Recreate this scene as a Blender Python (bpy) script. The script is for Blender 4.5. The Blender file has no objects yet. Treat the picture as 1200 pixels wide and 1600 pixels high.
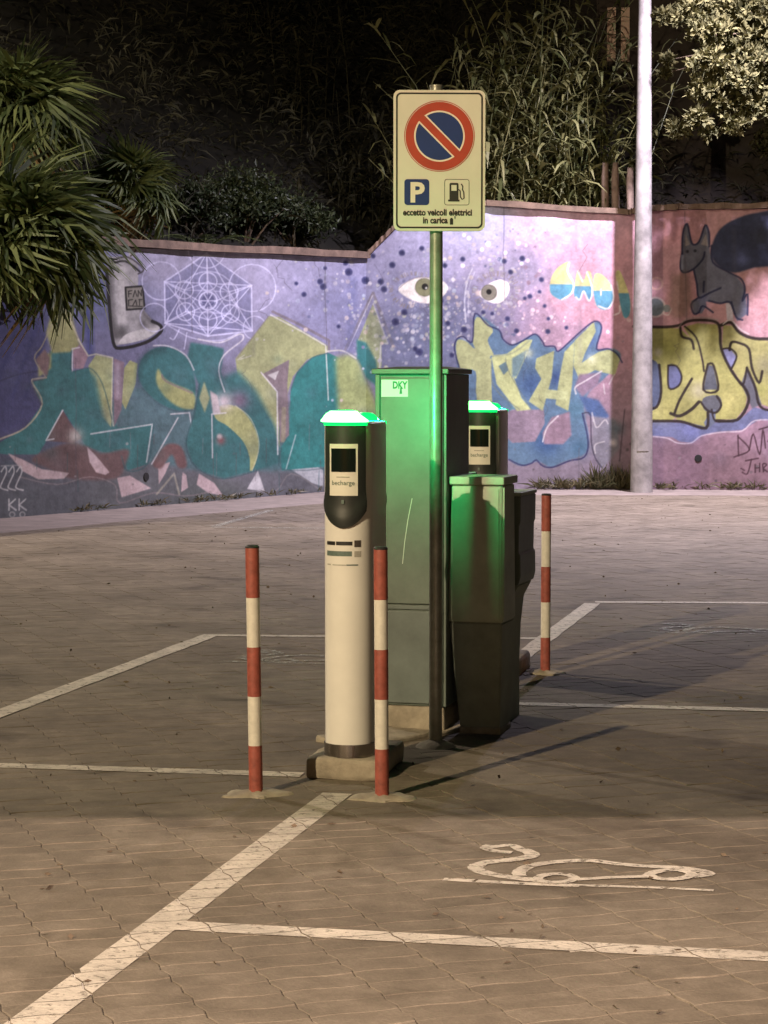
import bpy, bmesh, math, random
import numpy as np
from mathutils import Vector, Matrix

R = math.radians
random.seed(7); rng = np.random.default_rng(7)
scene = bpy.context.scene
COL = scene.collection

# ------------------------------------------------------------------ camera
EYE = 1.6; FPX = 3400.0; PITCH = math.atan(200/FPX)
cam_d = bpy.data.cameras.new('camera'); cam = bpy.data.objects.new('camera', cam_d); COL.objects.link(cam)
cam.location = (0, 0, EYE); cam.rotation_euler = (math.pi/2-PITCH, 0, 0)
cam_d.sensor_fit = 'HORIZONTAL'; cam_d.sensor_width = 36; cam_d.lens = 36*FPX/1200
cam_d.clip_start = 0.1; cam_d.clip_end = 1000
scene.camera = cam
# ------------------------------------------------------------------ world: night sky with faint city glow
world = bpy.data.worlds.new('World'); scene.world = world; world.use_nodes = True
wn = world.node_tree; wn.nodes.clear()
sky = wn.nodes.new('ShaderNodeTexSky'); sky.sky_type = 'NISHITA'; sky.sun_disc = False
sky.sun_elevation = R(2); sky.sun_rotation = R(200)
bg = wn.nodes.new('ShaderNodeBackground'); bg.inputs['Strength'].default_value = 0.0235
wo = wn.nodes.new('ShaderNodeOutputWorld')
wn.links.new(sky.outputs[0], bg.inputs[0]); wn.links.new(bg.outputs[0], wo.inputs[0])
# ------------------------------------------------------------------ exposure
scene.view_settings.view_transform = 'Standard'; scene.view_settings.look = 'None'
scene.view_settings.exposure = 0; scene.view_settings.gamma = 1; scene.view_settings.use_curve_mapping = False
scene.render.engine = 'CYCLES'
scene.cycles.max_bounces = 5; scene.cycles.diffuse_bounces = 3; scene.cycles.transparent_max_bounces = 6
scene.cycles.caustics_reflective = False; scene.cycles.caustics_refractive = False
scene.cycles.sample_clamp_indirect = 4
# street lighting: (position, power, colour); the lamps themselves are built further down
KEY = dict(pos=(-9.4, -6.3, 9.0), power=16200, col=(1.0, .79, .50))
POLE = dict(pos=(4.75, 28.5, 9.2), power=11500, col=(.94, .84, 1.0))
PALM_FILL = dict(pos=(-10.5, 20.5, 8.5), power=5200, col=(1.0, .86, .70))  # added lamp out of view, put in to brighten the palms
FLOOD = dict(pos=(0.6, -3.0, 4.2), power=8400, col=(1.0, .77, .66))

# ------------------------------------------------------------------ survey helpers (photo measurements -> metres)
CF = Vector((0, math.cos(PITCH), -math.sin(PITCH))); CU = Vector((0, math.sin(PITCH), math.cos(PITCH)))
def ray(px, py): return CF*FPX + Vector((1, 0, 0))*(px-600) + CU*(800-py)
def G(px, py, z=0.0):
    r = ray(px, py); t = (z-EYE)/r.z
    return Vector((r.x*t, r.y*t, z))
def AT(px, py, D):
    r = ray(px, py); t = D/r.y
    return Vector((r.x*t, D, EYE+r.z*t))

# ------------------------------------------------------------------ materials
MATS = {}
def lin(c):
    c = np.asarray(c, float)/255.0
    return np.where(c <= .04045, c/12.92, ((c+.055)/1.055)**2.4)
def mat(name, col, rough=.7, metal=0., var=.25, scale=8., bump=0., bscale=60., spec=.5, emit=None, estr=0., col2=None, detail=6, coat=0.):
    m = bpy.data.materials.new(name); m.use_nodes = True; MATS[name] = m
    nt = m.node_tree; b = nt.nodes['Principled BSDF']
    b.inputs['Roughness'].default_value = rough; b.inputs['Metallic'].default_value = metal
    b.inputs['Specular IOR Level'].default_value = spec
    if coat: b.inputs['Coat Weight'].default_value = coat
    tc = nt.nodes.new('ShaderNodeTexCoord')
    if var > 0 or col2:
        n = nt.nodes.new('ShaderNodeTexNoise'); n.inputs['Scale'].default_value = scale; n.inputs['Detail'].default_value = detail
        n.inputs['Roughness'].default_value = .65
        nt.links.new(tc.outputs['Object'], n.inputs['Vector'])
        cr = nt.nodes.new('ShaderNodeValToRGB')
        cr.color_ramp.elements[0].position = .32; cr.color_ramp.elements[1].position = .68
        c2 = col2 if col2 else tuple(x*(1-var) for x in col)
        c1 = col if col2 else tuple(min(1, x*(1+var*.5)) for x in col)
        cr.color_ramp.elements[0].color = (*c2, 1); cr.color_ramp.elements[1].color = (*c1, 1)
        nt.links.new(n.outputs['Fac'], cr.inputs[0]); nt.links.new(cr.outputs[0], b.inputs['Base Color'])
    else:
        b.inputs['Base Color'].default_value = (*col, 1)
    if bump:
        n2 = nt.nodes.new('ShaderNodeTexNoise'); n2.inputs['Scale'].default_value = bscale; n2.inputs['Detail'].default_value = 5
        nt.links.new(tc.outputs['Object'], n2.inputs['Vector'])
        bp = nt.nodes.new('ShaderNodeBump'); bp.inputs['Strength'].default_value = bump; bp.inputs['Distance'].default_value = .01
        nt.links.new(n2.outputs['Fac'], bp.inputs['Height']); nt.links.new(bp.outputs[0], b.inputs['Normal'])
    if emit:
        b.inputs['Emission Color'].default_value = (*emit, 1); b.inputs['Emission Strength'].default_value = estr
    return m

mat('station_white', (.80, .775, .72), .35, var=.06, scale=5, bump=.03, bscale=120)
mat('station_black', (.022, .026, .024), .45, var=.2, scale=20)
mat('station_cap', (.05, .05, .05), .5)
mat('steel', (.36, .33, .30), .26, metal=1, var=.15, scale=30)
mat('display_white', (.80, .77, .68), .4, var=.04)
mat('screen_dark', (.006, .012, .010), .12, var=0)
mat('print_black', (.018, .016, .014), .5, var=0)
mat('print_brown', (.07, .055, .045), .6, var=.3, scale=120)
mat('print_grey', (.12, .17, .15), .6, var=.2, scale=90)
mat('print_pale', (.42, .40, .35), .6, var=.2, scale=90)
mat('led_green', (.02, .6, .2), .3, var=0, emit=(.05, 1, .06), estr=28)
mat('led_green_strong', (.02, .6, .2), .3, var=0, emit=(.005, 1, .26), estr=1700)
mat('led_halo', (.02, .5, .15), .25, var=0, emit=(.0, 1, .20), estr=.95)  # green glow standing in for the halo around the lens
mat('cabinet', (.14, .175, .15), .42, var=.25, scale=5, bump=.05, bscale=300)
mat('cabinet_low', (.135, .165, .155), .5, var=.25, scale=6, bump=.05, bscale=300)
mat('cabinet_pale', (.42, .46, .38), .5, var=.2, scale=6, bump=.04, bscale=300)
mat('cabinet_pedestal', (.27, .30, .26), .6, var=.25, scale=6, bump=.05)
mat('seam', (.03, .035, .03), .7, var=0)
mat('sticker', (.75, .78, .70), .5, var=.05)
mat('print_green', (.02, .16, .09), .6, var=.2, scale=200)
mat('scratch', (.62, .68, .62), .6, var=0)
mat('concrete', (.37, .32, .245), .9, var=.35, scale=9, bump=.5, bscale=40)
mat('galvanised', (.30, .30, .25), .36, metal=.45, var=.3, scale=14, bump=.1, bscale=60)
mat('bollard_red', (.37, .095, .07), .55, var=.4, scale=22, bump=.08, bscale=150)
mat('bollard_white', (.74, .70, .62), .5, var=.15, scale=30, bump=.05, bscale=150)
mat('bollard_cap', (.03, .03, .03), .6)
mat('sign_plate', (.71, .63, .54), .42, var=.06, scale=6)
mat('sign_back', (.35, .35, .33), .5, metal=.6)
mat('sign_red', (.46, .055, .03), .42, var=.12, scale=12)
mat('sign_blue', (.006, .026, .15), .6, var=.12, scale=12)
mat('sign_white', (.82, .66, .58), .45, var=.05)
mat('sign_black', (.02, .018, .015), .5, var=0)
mat('lamp_pole', (.30, .28, .275), .65, var=.5, scale=3.5, bump=.15, bscale=40)
mat('lamp_housing', (.15, .15, .15), .5)
mat('lamp_glass_warm', (.8, .7, .5), .4, var=0, emit=(1, .8, .54), estr=30)
mat('lamp_glass_cool', (.8, .7, .75), .4, var=0, emit=(1, .86, .9), estr=30)
mat('coping', (.17, .115, .085), .85, var=.5, scale=5, bump=.4, bscale=25)
mat('apron', (.25, .205, .18), .9, var=.3, scale=3, bump=.4, bscale=25)
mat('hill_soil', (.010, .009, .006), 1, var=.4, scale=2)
mat('bark', (.12, .085, .055), .9, var=.5, scale=10, bump=.6, bscale=20)
mat('pipe', (.01, .01, .01), .9, var=0)
mat('shutter', (.72, .54, .46), .7, var=.15)
mat('house_wall', (.05, .04, .035), .9, var=.3)
mat('post_wood', (.26, .19, .16), .9, var=.4, scale=12, bump=.3)
mat('ground_sand', (.06, .047, .033), .95, var=.35, scale=14)

def leafmat(name, c1, c2, rough=.5, trans=.25):
    m = bpy.data.materials.new(name); m.use_nodes = True; MATS[name] = m
    nt = m.node_tree; b = nt.nodes['Principled BSDF']; b.inputs['Roughness'].default_value = rough
    g = nt.nodes.new('ShaderNodeNewGeometry')
    n = nt.nodes.new('ShaderNodeTexNoise'); n.inputs['Scale'].default_value = 3.5; n.inputs['Detail'].default_value = 4
    nt.links.new(g.outputs['Position'], n.inputs['Vector'])
    ri = g.outputs['Random Per Island']
    ad = nt.nodes.new('ShaderNodeMath'); ad.operation = 'ADD'
    ml = nt.nodes.new('ShaderNodeMath'); ml.operation = 'MULTIPLY'; ml.inputs[1].default_value = .55
    nt.links.new(ri, ml.inputs[0]); nt.links.new(ml.outputs[0], ad.inputs[0])
    m2 = nt.nodes.new('ShaderNodeMath'); m2.operation = 'MULTIPLY'; m2.inputs[1].default_value = .55
    nt.links.new(n.outputs['Fac'], m2.inputs[0]); nt.links.new(m2.outputs[0], ad.inputs[1])
    cr = nt.nodes.new('ShaderNodeValToRGB'); cr.color_ramp.elements[0].position = .2; cr.color_ramp.elements[1].position = .85
    cr.color_ramp.elements[0].color = (*c1, 1); cr.color_ramp.elements[1].color = (*c2, 1)
    nt.links.new(ad.outputs[0], cr.inputs[0]); nt.links.new(cr.outputs[0], b.inputs['Base Color'])
    tr = nt.nodes.new('ShaderNodeBsdfTranslucent'); nt.links.new(cr.outputs[0], tr.inputs[0])
    mx = nt.nodes.new('ShaderNodeMixShader'); mx.inputs[0].default_value = trans
    nt.links.new(b.outputs[0], mx.inputs[1]); nt.links.new(tr.outputs[0], mx.inputs[2])
    nt.links.new(mx.outputs[0], nt.nodes['Material Output'].inputs[0])
    return m
leafmat('palm_leaf', (.03, .052, .015), (.13, .155, .05), rough=.65)
leafmat('palm_dry', (.16, .10, .04), (.30, .20, .09))
leafmat('reed_leaf', (.05, .065, .02), (.20, .19, .08))
leafmat('tree_leaf', (.04, .042, .012), (.135, .12, .045), rough=.85)
leafmat('unlit_leaf', (.009, .010, .005), (.042, .039, .018), rough=.9)  # very dark: the unlit slope is put into the leaf colour
leafmat('hedge_leaf', (.015, .028, .012), (.06, .075, .03))
leafmat('weed_leaf', (.05, .06, .025), (.16, .13, .07))

PA = R(20)  # the paving courses run at this angle
PL, PW = .24, .12
def paving_mat(name, c1, c2, c3):
    m = bpy.data.materials.new(name); m.use_nodes = True; MATS[name] = m
    nt = m.node_tree; N = nt.nodes; L = nt.links; b = N['Principled BSDF']
    b.inputs['Roughness'].default_value = .82; b.inputs['Specular IOR Level'].default_value = .35
    g = N.new('ShaderNodeNewGeometry')
    rot = N.new('ShaderNodeVectorRotate'); rot.rotation_type = 'Z_AXIS'; rot.inputs['Angle'].default_value = -PA
    L.new(g.outputs['Position'], rot.inputs['Vector'])
    dv = N.new('ShaderNodeVectorMath'); dv.operation = 'DIVIDE'; dv.inputs[1].default_value = (PL, PW, 10)
    L.new(rot.outputs[0], dv.inputs[0])
    fl = N.new('ShaderNodeVectorMath'); fl.operation = 'FLOOR'; L.new(dv.outputs[0], fl.inputs[0])
    wn_ = N.new('ShaderNodeTexWhiteNoise'); L.new(fl.outputs[0], wn_.inputs['Vector'])
    big = N.new('ShaderNodeTexNoise'); big.inputs['Scale'].default_value = .9; big.inputs['Detail'].default_value = 5; big.inputs['Roughness'].default_value = .6
    L.new(g.outputs['Position'], big.inputs['Vector'])
    mid = N.new('ShaderNodeTexNoise'); mid.inputs['Scale'].default_value = 7; mid.inputs['Detail'].default_value = 8; mid.inputs['Roughness'].default_value = .72
    L.new(g.outputs['Position'], mid.inputs['Vector'])
    fine = N.new('ShaderNodeTexNoise'); fine.inputs['Scale'].default_value = 90; fine.inputs['Detail'].default_value = 4
    L.new(g.outputs['Position'], fine.inputs['Vector'])
    def math_(op, a, bb):
        n = N.new('ShaderNodeMath'); n.operation = op
        for i, v in enumerate((a, bb)):
            if isinstance(v, (int, float)): n.inputs[i].default_value = v
            else: L.new(v, n.inputs[i])
        return n.outputs[0]
    f = math_('ADD', math_('MULTIPLY', wn_.outputs[0], .06), math_('MULTIPLY', big.outputs[0], .42))
    f = math_('ADD', f, math_('MULTIPLY', mid.outputs[0], .44))
    f = math_('ADD', f, math_('MULTIPLY', fine.outputs[0], .14))
    cr = N.new('ShaderNodeValToRGB'); e = cr.color_ramp.elements
    e[0].position = .34; e[0].color = (*c1, 1); e[1].position = .74; e[1].color = (*c3, 1)
    k = e.new(.54); k.color = (*c2, 1)
    # oil drips and tyre grime with shapes of their own
    st = N.new('ShaderNodeTexNoise'); st.inputs['Scale'].default_value = 1.7; st.inputs['Detail'].default_value = 3; st.inputs['Distortion'].default_value = .6
    L.new(g.outputs['Position'], st.inputs['Vector'])
    sr = N.new('ShaderNodeValToRGB'); sr.color_ramp.elements[0].position = .60; sr.color_ramp.elements[0].color = (1, 1, 1, 1); sr.color_ramp.elements[1].position = .72; sr.color_ramp.elements[1].color = (.55, .53, .50, 1)
    L.new(st.outputs[0], sr.inputs[0]); mu = N.new('ShaderNodeMix'); mu.data_type = 'RGBA'; mu.blend_type = 'MULTIPLY'; mu.inputs['Factor'].default_value = 1
    L.new(f, cr.inputs[0]); L.new(cr.outputs[0], mu.inputs[6]); L.new(sr.outputs[0], mu.inputs[7]); L.new(mu.outputs[2], b.inputs['Base Color'])
    bp = N.new('ShaderNodeBump'); bp.inputs['Strength'].default_value = .35; bp.inputs['Distance'].default_value = .006
    L.new(math_('ADD', fine.outputs[0], mid.outputs[0]), bp.inputs['Height']); L.new(bp.outputs[0], b.inputs['Normal'])
    return m
paving_mat('paver', (.08, .064, .045), (.168, .137, .101), (.29, .242, .188))

def paint_mat(name, col, lo, hi):
    m = mat(name, col, .7, var=.3, scale=5, bump=.3, bscale=60)
    nt = m.node_tree; N = nt.nodes; L = nt.links
    g = N.new('ShaderNodeNewGeometry'); n = N.new('ShaderNodeTexNoise'); n.inputs['Scale'].default_value = 26; n.inputs['Detail'].default_value = 8; n.inputs['Roughness'].default_value = .75
    L.new(g.outputs['Position'], n.inputs['Vector'])
    cr = N.new('ShaderNodeValToRGB'); cr.color_ramp.elements[0].position = lo; cr.color_ramp.elements[1].position = hi
    L.new(n.outputs['Fac'], cr.inputs[0])
    t = N.new('ShaderNodeBsdfTransparent'); mx = N.new('ShaderNodeMixShader')
    L.new(cr.outputs[0], mx.inputs[0]); L.new(t.outputs[0], mx.inputs[1]); L.new(N['Principled BSDF'].outputs[0], mx.inputs[2])
    L.new(mx.outputs[0], N['Material Output'].inputs[0])
paint_mat('road_paint', (.56, .50, .42), .33, .47)
paint_mat('road_paint_thick', (.72, .66, .58), .2, .3)
paint_mat('road_paint_faint', (.44, .44, .38), .44, .62)
paint_mat('symbol_paint', (.64, .57, .48), .36, .49)

# ------------------------------------------------------------------ mesh helpers
class MB:
    def __init__(s): s.v = []; s.f = []; s.m = []
    def add(s, vs, fs, mi=0):
        o = len(s.v); s.v += [tuple(v) for v in vs]; s.f += [tuple(i+o for i in f) for f in fs]; s.m += [mi]*len(fs)
    def box(s, x0, x1, y0, y1, z0, z1, mi=0, bev=0.):
        if bev <= 0:
            vs = [(x, y, z) for z in (z0, z1) for (x, y) in ((x0, y0), (x1, y0), (x1, y1), (x0, y1))]
            s.add(vs, [(3, 2, 1, 0), (4, 5, 6, 7), (0, 1, 5, 4), (1, 2, 6, 5), (2, 3, 7, 6), (3, 0, 4, 7)], mi)
        else:
            bm = bmesh.new(); bmesh.ops.create_cube(bm, size=1)
            for v in bm.verts: v.co = Vector((x0+(v.co.x+.5)*(x1-x0), y0+(v.co.y+.5)*(y1-y0), z0+(v.co.z+.5)*(z1-z0)))
            bmesh.ops.bevel(bm, geom=bm.edges[:], offset=bev, segments=2, affect='EDGES', profile=.5)
            bm.verts.index_update()
            s.add([v.co[:] for v in bm.verts], [[v.index for v in f.verts] for f in bm.faces], mi); bm.free()
    def prism(s, outline, z0, z1, mi=0, top=True, bot=True, scale_top=1., c=(0, 0)):
        n = len(outline)
        vs = [(x, y, z0) for x, y in outline] + [(c[0]+(x-c[0])*scale_top, c[1]+(y-c[1])*scale_top, z1) for x, y in outline]
        fs = [(i, (i+1) % n, n+(i+1) % n, n+i) for i in range(n)]
        if top: fs.append(tuple(range(n, 2*n)))
        if bot: fs.append(tuple(reversed(range(n))))
        s.add(vs, fs, mi)
    def tube(s, pts, rad, n=12, mi=0, cap=True):
        pts = [Vector(p) for p in pts]; rs = rad if isinstance(rad, (list, tuple)) else [rad]*len(pts)
        rings = []
        for i, p in enumerate(pts):
            t = (pts[min(i+1, len(pts)-1)]-pts[max(i-1, 0)]).normalized()
            a = Vector((1, 0, 0)) if abs(t.x) < .9 else Vector((0, 1, 0))
            u = t.cross(a).normalized(); w = t.cross(u)
            rings += [p+(u*math.cos(2*math.pi*k/n)+w*math.sin(2*math.pi*k/n))*rs[i] for k in range(n)]
        fs = [(i*n+k, i*n+(k+1) % n, (i+1)*n+(k+1) % n, (i+1)*n+k) for i in range(len(pts)-1) for k in range(n)]
        if cap: fs += [tuple(reversed(range(n))), tuple(range((len(pts)-1)*n, len(pts)*n))]
        s.add(rings, fs, mi)
    def build(s, name, mats, parent=None, smooth=False, loc=None):
        me = bpy.data.meshes.new(name); me.from_pydata(s.v, [], s.f); me.update()
        return link(name, me, mats, parent, smooth, loc, s.m)
def link(name, me, mats, parent=None, smooth=False, loc=None, mi=None):
    if isinstance(mats, str): mats = [mats]
    if len(me.materials) == 0:
        for k in mats: me.materials.append(MATS[k])
    if mi is not None and len(mats) > 1: me.polygons.foreach_set('material_index', mi)
    if smooth:
        me.polygons.foreach_set('use_smooth', [True]*len(me.polygons))
        try: me.set_sharp_from_angle(angle=R(38))
        except Exception: pass
    o = bpy.data.objects.new(name, me); COL.objects.link(o)
    if parent: o.parent = parent
    if loc is not None: o.location = loc
    return o
def tag(o, label=None, cat=None, group=None, kind=None):
    if label: o['label'] = label
    if cat: o['category'] = cat
    if group: o['group'] = group
    if kind: o['kind'] = kind
    return o
def thing(name, label, cat, loc=(0, 0, 0), rz=0., group=None):
    o = bpy.data.objects.new(name, None); COL.objects.link(o); o.empty_display_size = .1
    o.location = loc; o.rotation_euler = (0, 0, rz)
    return tag(o, label, cat, group)
def fixnormals(o):
    bm = bmesh.new(); bm.from_mesh(o.data); bmesh.ops.recalc_face_normals(bm, faces=bm.faces[:]); bm.to_mesh(o.data); bm.free(); return o
def roughen(o, amt, cuts=5, seed=0, keepz=None):
    bm = bmesh.new(); bm.from_mesh(o.data)
    bmesh.ops.recalc_face_normals(bm, faces=bm.faces[:])
    bmesh.ops.subdivide_edges(bm, edges=bm.edges[:], cuts=cuts, use_grid_fill=True)
    from mathutils import noise
    for v in bm.verts:
        if keepz is not None and abs(v.co.z-keepz) < 1e-4: continue
        n = noise.noise_vector(v.co*9+Vector((seed, 0, 0)))+noise.noise_vector(v.co*31+Vector((seed, 0, 5)))*.4
        v.co += n*amt
    bm.to_mesh(o.data); bm.free(); o.data.polygons.foreach_set('use_smooth', [True]*len(o.data.polygons)); return o
def text_mesh(body, size, align='CENTER', bold=0.):
    cu = bpy.data.curves.new('t', 'FONT'); cu.body = body; cu.size = size; cu.align_x = align; cu.resolution_u = 3; cu.offset = bold
    ob = bpy.data.objects.new('t', cu); COL.objects.link(ob)
    dg = bpy.context.evaluated_depsgraph_get(); me = bpy.data.meshes.new_from_object(ob.evaluated_get(dg))
    bpy.data.objects.remove(ob); bpy.data.curves.remove(cu); me.materials.clear()
    return me

# ================================================================== GROUND
g = MB(); g.add([(-300, -60, 0), (300, -60, 0), (300, 500, 0), (-300, 500, 0)], [(0, 1, 2, 3)])
ground = g.build('ground', 'ground_sand', loc=(0, 0, -.006)); tag(ground, kind='structure')

cA, sA = math.cos(PA), math.sin(PA)
def p2w(u, v): return (u*cA-v*sA, u*sA+v*cA)
def w2p(x, y): return (x*cA+y*sA, -x*sA+y*cA)
def wave(t): return math.sin(t*2*math.pi)
def paver_outline(gap=.0014):
    """wavy interlocking block, in (u, v) from its lower left corner"""
    pts = []
    amp, ampe = .0075, .005
    nu = 6
    def lowv(u): return amp*wave(u/PL)
    def endu(v): return ampe*wave(v/PW)
    for i in range(nu): u = PL*i/nu; pts.append((u, lowv(u)))
    for j in range(4): v = PW*j/4; pts.append((PL+endu(v), v+lowv(PL)))
    for i in range(nu): u = PL*(nu-i)/nu; pts.append((u, PW+lowv(u)))
    for j in range(4): v = PW*(4-j)/4; pts.append((endu(v), v))
    cx, cy = PL/2, PW/2
    out = []
    for u, v in pts: out.append((u-gap*(1 if u > cx else -1)*min(1, abs(u-cx)/(cx*.9)), v-gap*(1 if v > cy else -1)))
    return out
OUT = paver_outline()
OUTW = [p2w(u-PL/2, v-PW/2) for u, v in OUT]     # centred, in world orientation
def paver_mesh(chamfer=True):
    b = MB(); n = len(OUTW)
    if chamfer:
        ins = [(x*(1-.0025/.12), y*(1-.0025/.07)) for x, y in OUTW]
        vs = [(x, y, -.012) for x, y in OUTW]+[(x, y, -.0012) for x, y in OUTW]+[(x, y, 0) for x, y in ins]
        fs = [(i, (i+1) % n, n+(i+1) % n, n+i) for i in range(n)]+[(n+i, n+(i+1) % n, 2*n+(i+1) % n, 2*n+i) for i in range(n)]+[tuple(range(2*n, 3*n))]
    else:
        vs = [(x, y, -.012) for x, y in OUTW]+[(x, y, 0) for x, y in OUTW]
        fs = [(i, (i+1) % n, n+(i+1) % n, n+i) for i in range(n)]+[tuple(range(n, 2*n))]
    b.add(vs, fs); return b
# wall geometry in plan (needed to stop the paving at its foot)
WL0 = Vector((-7.2, 21.0)); WC = Vector((-.27, 33.05)); WR1 = Vector((9.0, 32.35))
def behind_wall(x, y):
    a = (WC-WL0); b2 = (WR1-WC)
    s1 = a.x*(y-WL0.y)-a.y*(x-WL0.x) > 0
    s2 = b2.x*(y-WC.y)-b2.y*(x-WC.x) > 0
    return s1 if x < WC.x else s2
cells = []
umin = -14; umax = 20
for iu in range(int(-6/PL), int(20/PL)):
    for iv in range(int(-1/PW), int(36/PW)):
        x, y = p2w((iu+.5)*PL, (iv+.5)*PW)
        if y < 4.3 or y > 33: continue
        if abs(x) > y*.182+1.3: continue
        if behind_wall(x, y): continue
        # projected nearness in the frame decides which ones are pieces of their own
        inframe = abs(x) < y*.1765 and y > 5.3
        cells.append((x, y, inframe))
order = sorted([c for c in cells if c[2]], key=lambda c: c[1])
single = set((c[0], c[1]) for c in order[:300])
pm = paver_mesh(True); pmesh = None
near_b = []; far_b = []
for x, y, fr in cells:
    if (x, y) in single:
        if pmesh is None:
            o = pm.build('paver', 'paver', ground); pmesh = o.data
        else:
            o = bpy.data.objects.new('paver', pmesh); COL.objects.link(o); o.parent = ground
        o.location = (x, y, .006+random.uniform(-.0014, .0006))
        o.rotation_euler = (random.gauss(0, .006), random.gauss(0, .006), random.gauss(0, .005))
    elif y < 15: near_b.append((x, y))
    else: far_b.append((x, y))
def paver_field(cs, base):
    if not cs: return None, None
    v0 = np.array(base.v); nv = len(v0); cs = np.array(cs)
    tilt = rng.normal(0, .006, (len(cs), 2)); dz = rng.uniform(-.0012, .0004, len(cs))
    V = v0[None]+np.concatenate([cs, np.zeros((len(cs), 1))], 1)[:, None, :]
    V[:, :, 2] += dz[:, None]+(v0[None, :, 0]*tilt[:, :1]+v0[None, :, 1]*tilt[:, 1:])
    F = [tuple(i+k*nv for i in f) for k in range(len(cs)) for f in base.f]
    return V.reshape(-1, 3), F
V1, F1 = paver_field(near_b, paver_mesh(True)); V2, F2 = paver_field(far_b, paver_mesh(False))
V = np.concatenate([V1, V2]); n1 = len(V1); F = F1+[tuple(i+n1 for i in f) for f in F2]
me = bpy.data.meshes.new('paver_field'); me.from_pydata(V.tolist(), [], F); me.update()
o = link('paver_field', me, 'paver', ground); o.location = (0, 0, .006); tag(o, kind='stuff')

# pale concrete strip along the foot of the wall
def strip_poly(p, q, w0, w1):
    d = (q-p).normalized(); nrm = Vector((d.y, -d.x))
    return [p+nrm*w0, q+nrm*w0, q+nrm*w1, p+nrm*w1]
b = MB()
dL = (WC-WL0).normalized(); dR = (WR1-WC).normalized()
nL = Vector((dL.y, -dL.x)); nR = Vector((dR.y, -dR.x))
def bis(w):   # inner corner offset
    a = WC+nL*w; c = WC+nR*w
    den = dL.x*dR.y-dL.y*dR.x; t = ((c.x-a.x)*dR.y-(c.y-a.y)*dR.x)/den
    return a+dL*t
for (i, (p, q)) in enumerate([((WL0+nL*1.5), bis(1.5)), (bis(1.5), WR1+nR*1.5)]):
    e = [WL0+nL*.0, bis(0)] if i == 0 else [bis(0), WR1+nR*0]
    n = 26
    vs = []; fs = []
    for k in range(n+1):
        t = k/n; a = p.lerp(q, t); c = e[0].lerp(e[1], t); j = (random.random()-.5)*.12*(0 < k < n)
        a = a+(a-c).normalized()*j
        vs += [(a.x, a.y, -.004), (a.x, a.y, .0022), (c.x, c.y, .016)]
    for k in range(n):
        o_ = 3*k; fs += [(o_, o_+3, o_+4, o_+1), (o_+1, o_+4, o_+5, o_+2)]
    b.add(vs, fs)
apron = b.build('pavement', 'apron'); tag(apron, kind='structure')

# ---------------------------------------------------------------- painted lines
def clip(poly, a, b_):   # keep the left of a->b
    out = []; n = len(poly)
    def side(p): return (b_[0]-a[0])*(p[1]-a[1])-(b_[1]-a[1])*(p[0]-a[0])
    for i in range(n):
        p, q = poly[i], poly[(i+1) % n]; sp, sq = side(p), side(q)
        if sp >= 0: out.append(p)
        if sp*sq < 0:
            t = sp/(sp-sq); out.append((p[0]+(q[0]-p[0])*t, p[1]+(q[1]-p[1])*t))
    return out
CELLS = np.array([(c[0], c[1]) for c in cells])
def painted_line(p, q, w, matn='road_paint', name='parking_line', blocks=True, z=.0016, under=True):
    p = Vector(p[:2]); q = Vector(q[:2]); d = (q-p).normalized(); nn = Vector((-d.y, d.x))
    b = MB()
    rect = [p-nn*w/2, q-nn*w/2, q+nn*w/2, p+nn*w/2]; rect = [(r.x, r.y) for r in rect]
    if blocks:
        rel = CELLS-np.array(p[:]); s = rel@np.array(d[:]); t = rel@np.array(nn[:])
        Lq = (q-p).length
        for x, y in CELLS[(s > -.2) & (s < Lq+.2) & (np.abs(t) < w/2+.2)]:
            poly = [(x+ox*.985, y+oy*.985) for ox, oy in OUTW]
            for k in range(4):
                poly = clip(poly, rect[k], rect[(k+1) % 4])
                if len(poly) < 3: break
            if len(poly) >= 3: b.add([(px_, py_, z) for px_, py_ in poly], [tuple(range(len(poly)))])
        if under: b.add([(r[0], r[1], -.0022) for r in rect], [(0, 1, 2, 3)], 1)
    else:
        L_ = (q-p).length; n = max(2, int(L_/.12)); vs = []; fs = []
        for k in range(n+1):
            c = p+(q-p)*(k/n); w1 = w/2*(1+random.uniform(-.08, .08)); w2 = w/2*(1+random.uniform(-.08, .08))
            vs += [(*(c-nn*w1), z), (*(c+nn*w2), z)]
        fs = [(2*k, 2*k+2, 2*k+3, 2*k+1) for k in range(n)]
        b.add(vs, fs)
    o = b.build(name, [matn, 'road_paint_thick']); return tag(o, kind='structure')
mA, mB = G(45, 1600), G(926, 943)
md = (mB-mA).normalized()
painted_line(mA-md*1.6, G(527, 1240), .118)
painted_line(G(660, 1142), mB, .118, blocks=False, z=.003)
painted_line(G(262, 1446), G(1330, 1502), .105, z=.0022)
painted_line(G(720, 1098), G(1330, 1113), .105, z=.003, under=False)
painted_line(G(930, 941), G(1330, 943), .105, blocks=False, z=.003)
painted_line(G(-140, 1192), G(472, 1211), .105, z=.0022, under=False)
painted_line(G(-120, 1160), G(332, 992), .115, blocks=False, z=.0034)
painted_line(G(326, 993), G(856, 998), .09, blocks=False, z=.0026)
painted_line(G(335, 823), G(425, 797), .10, 'road_paint_faint', blocks=False, z=.004)
painted_line(G(330, 824), G(560, 826), .10, 'road_paint_faint', blocks=False, z=.003)

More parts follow.
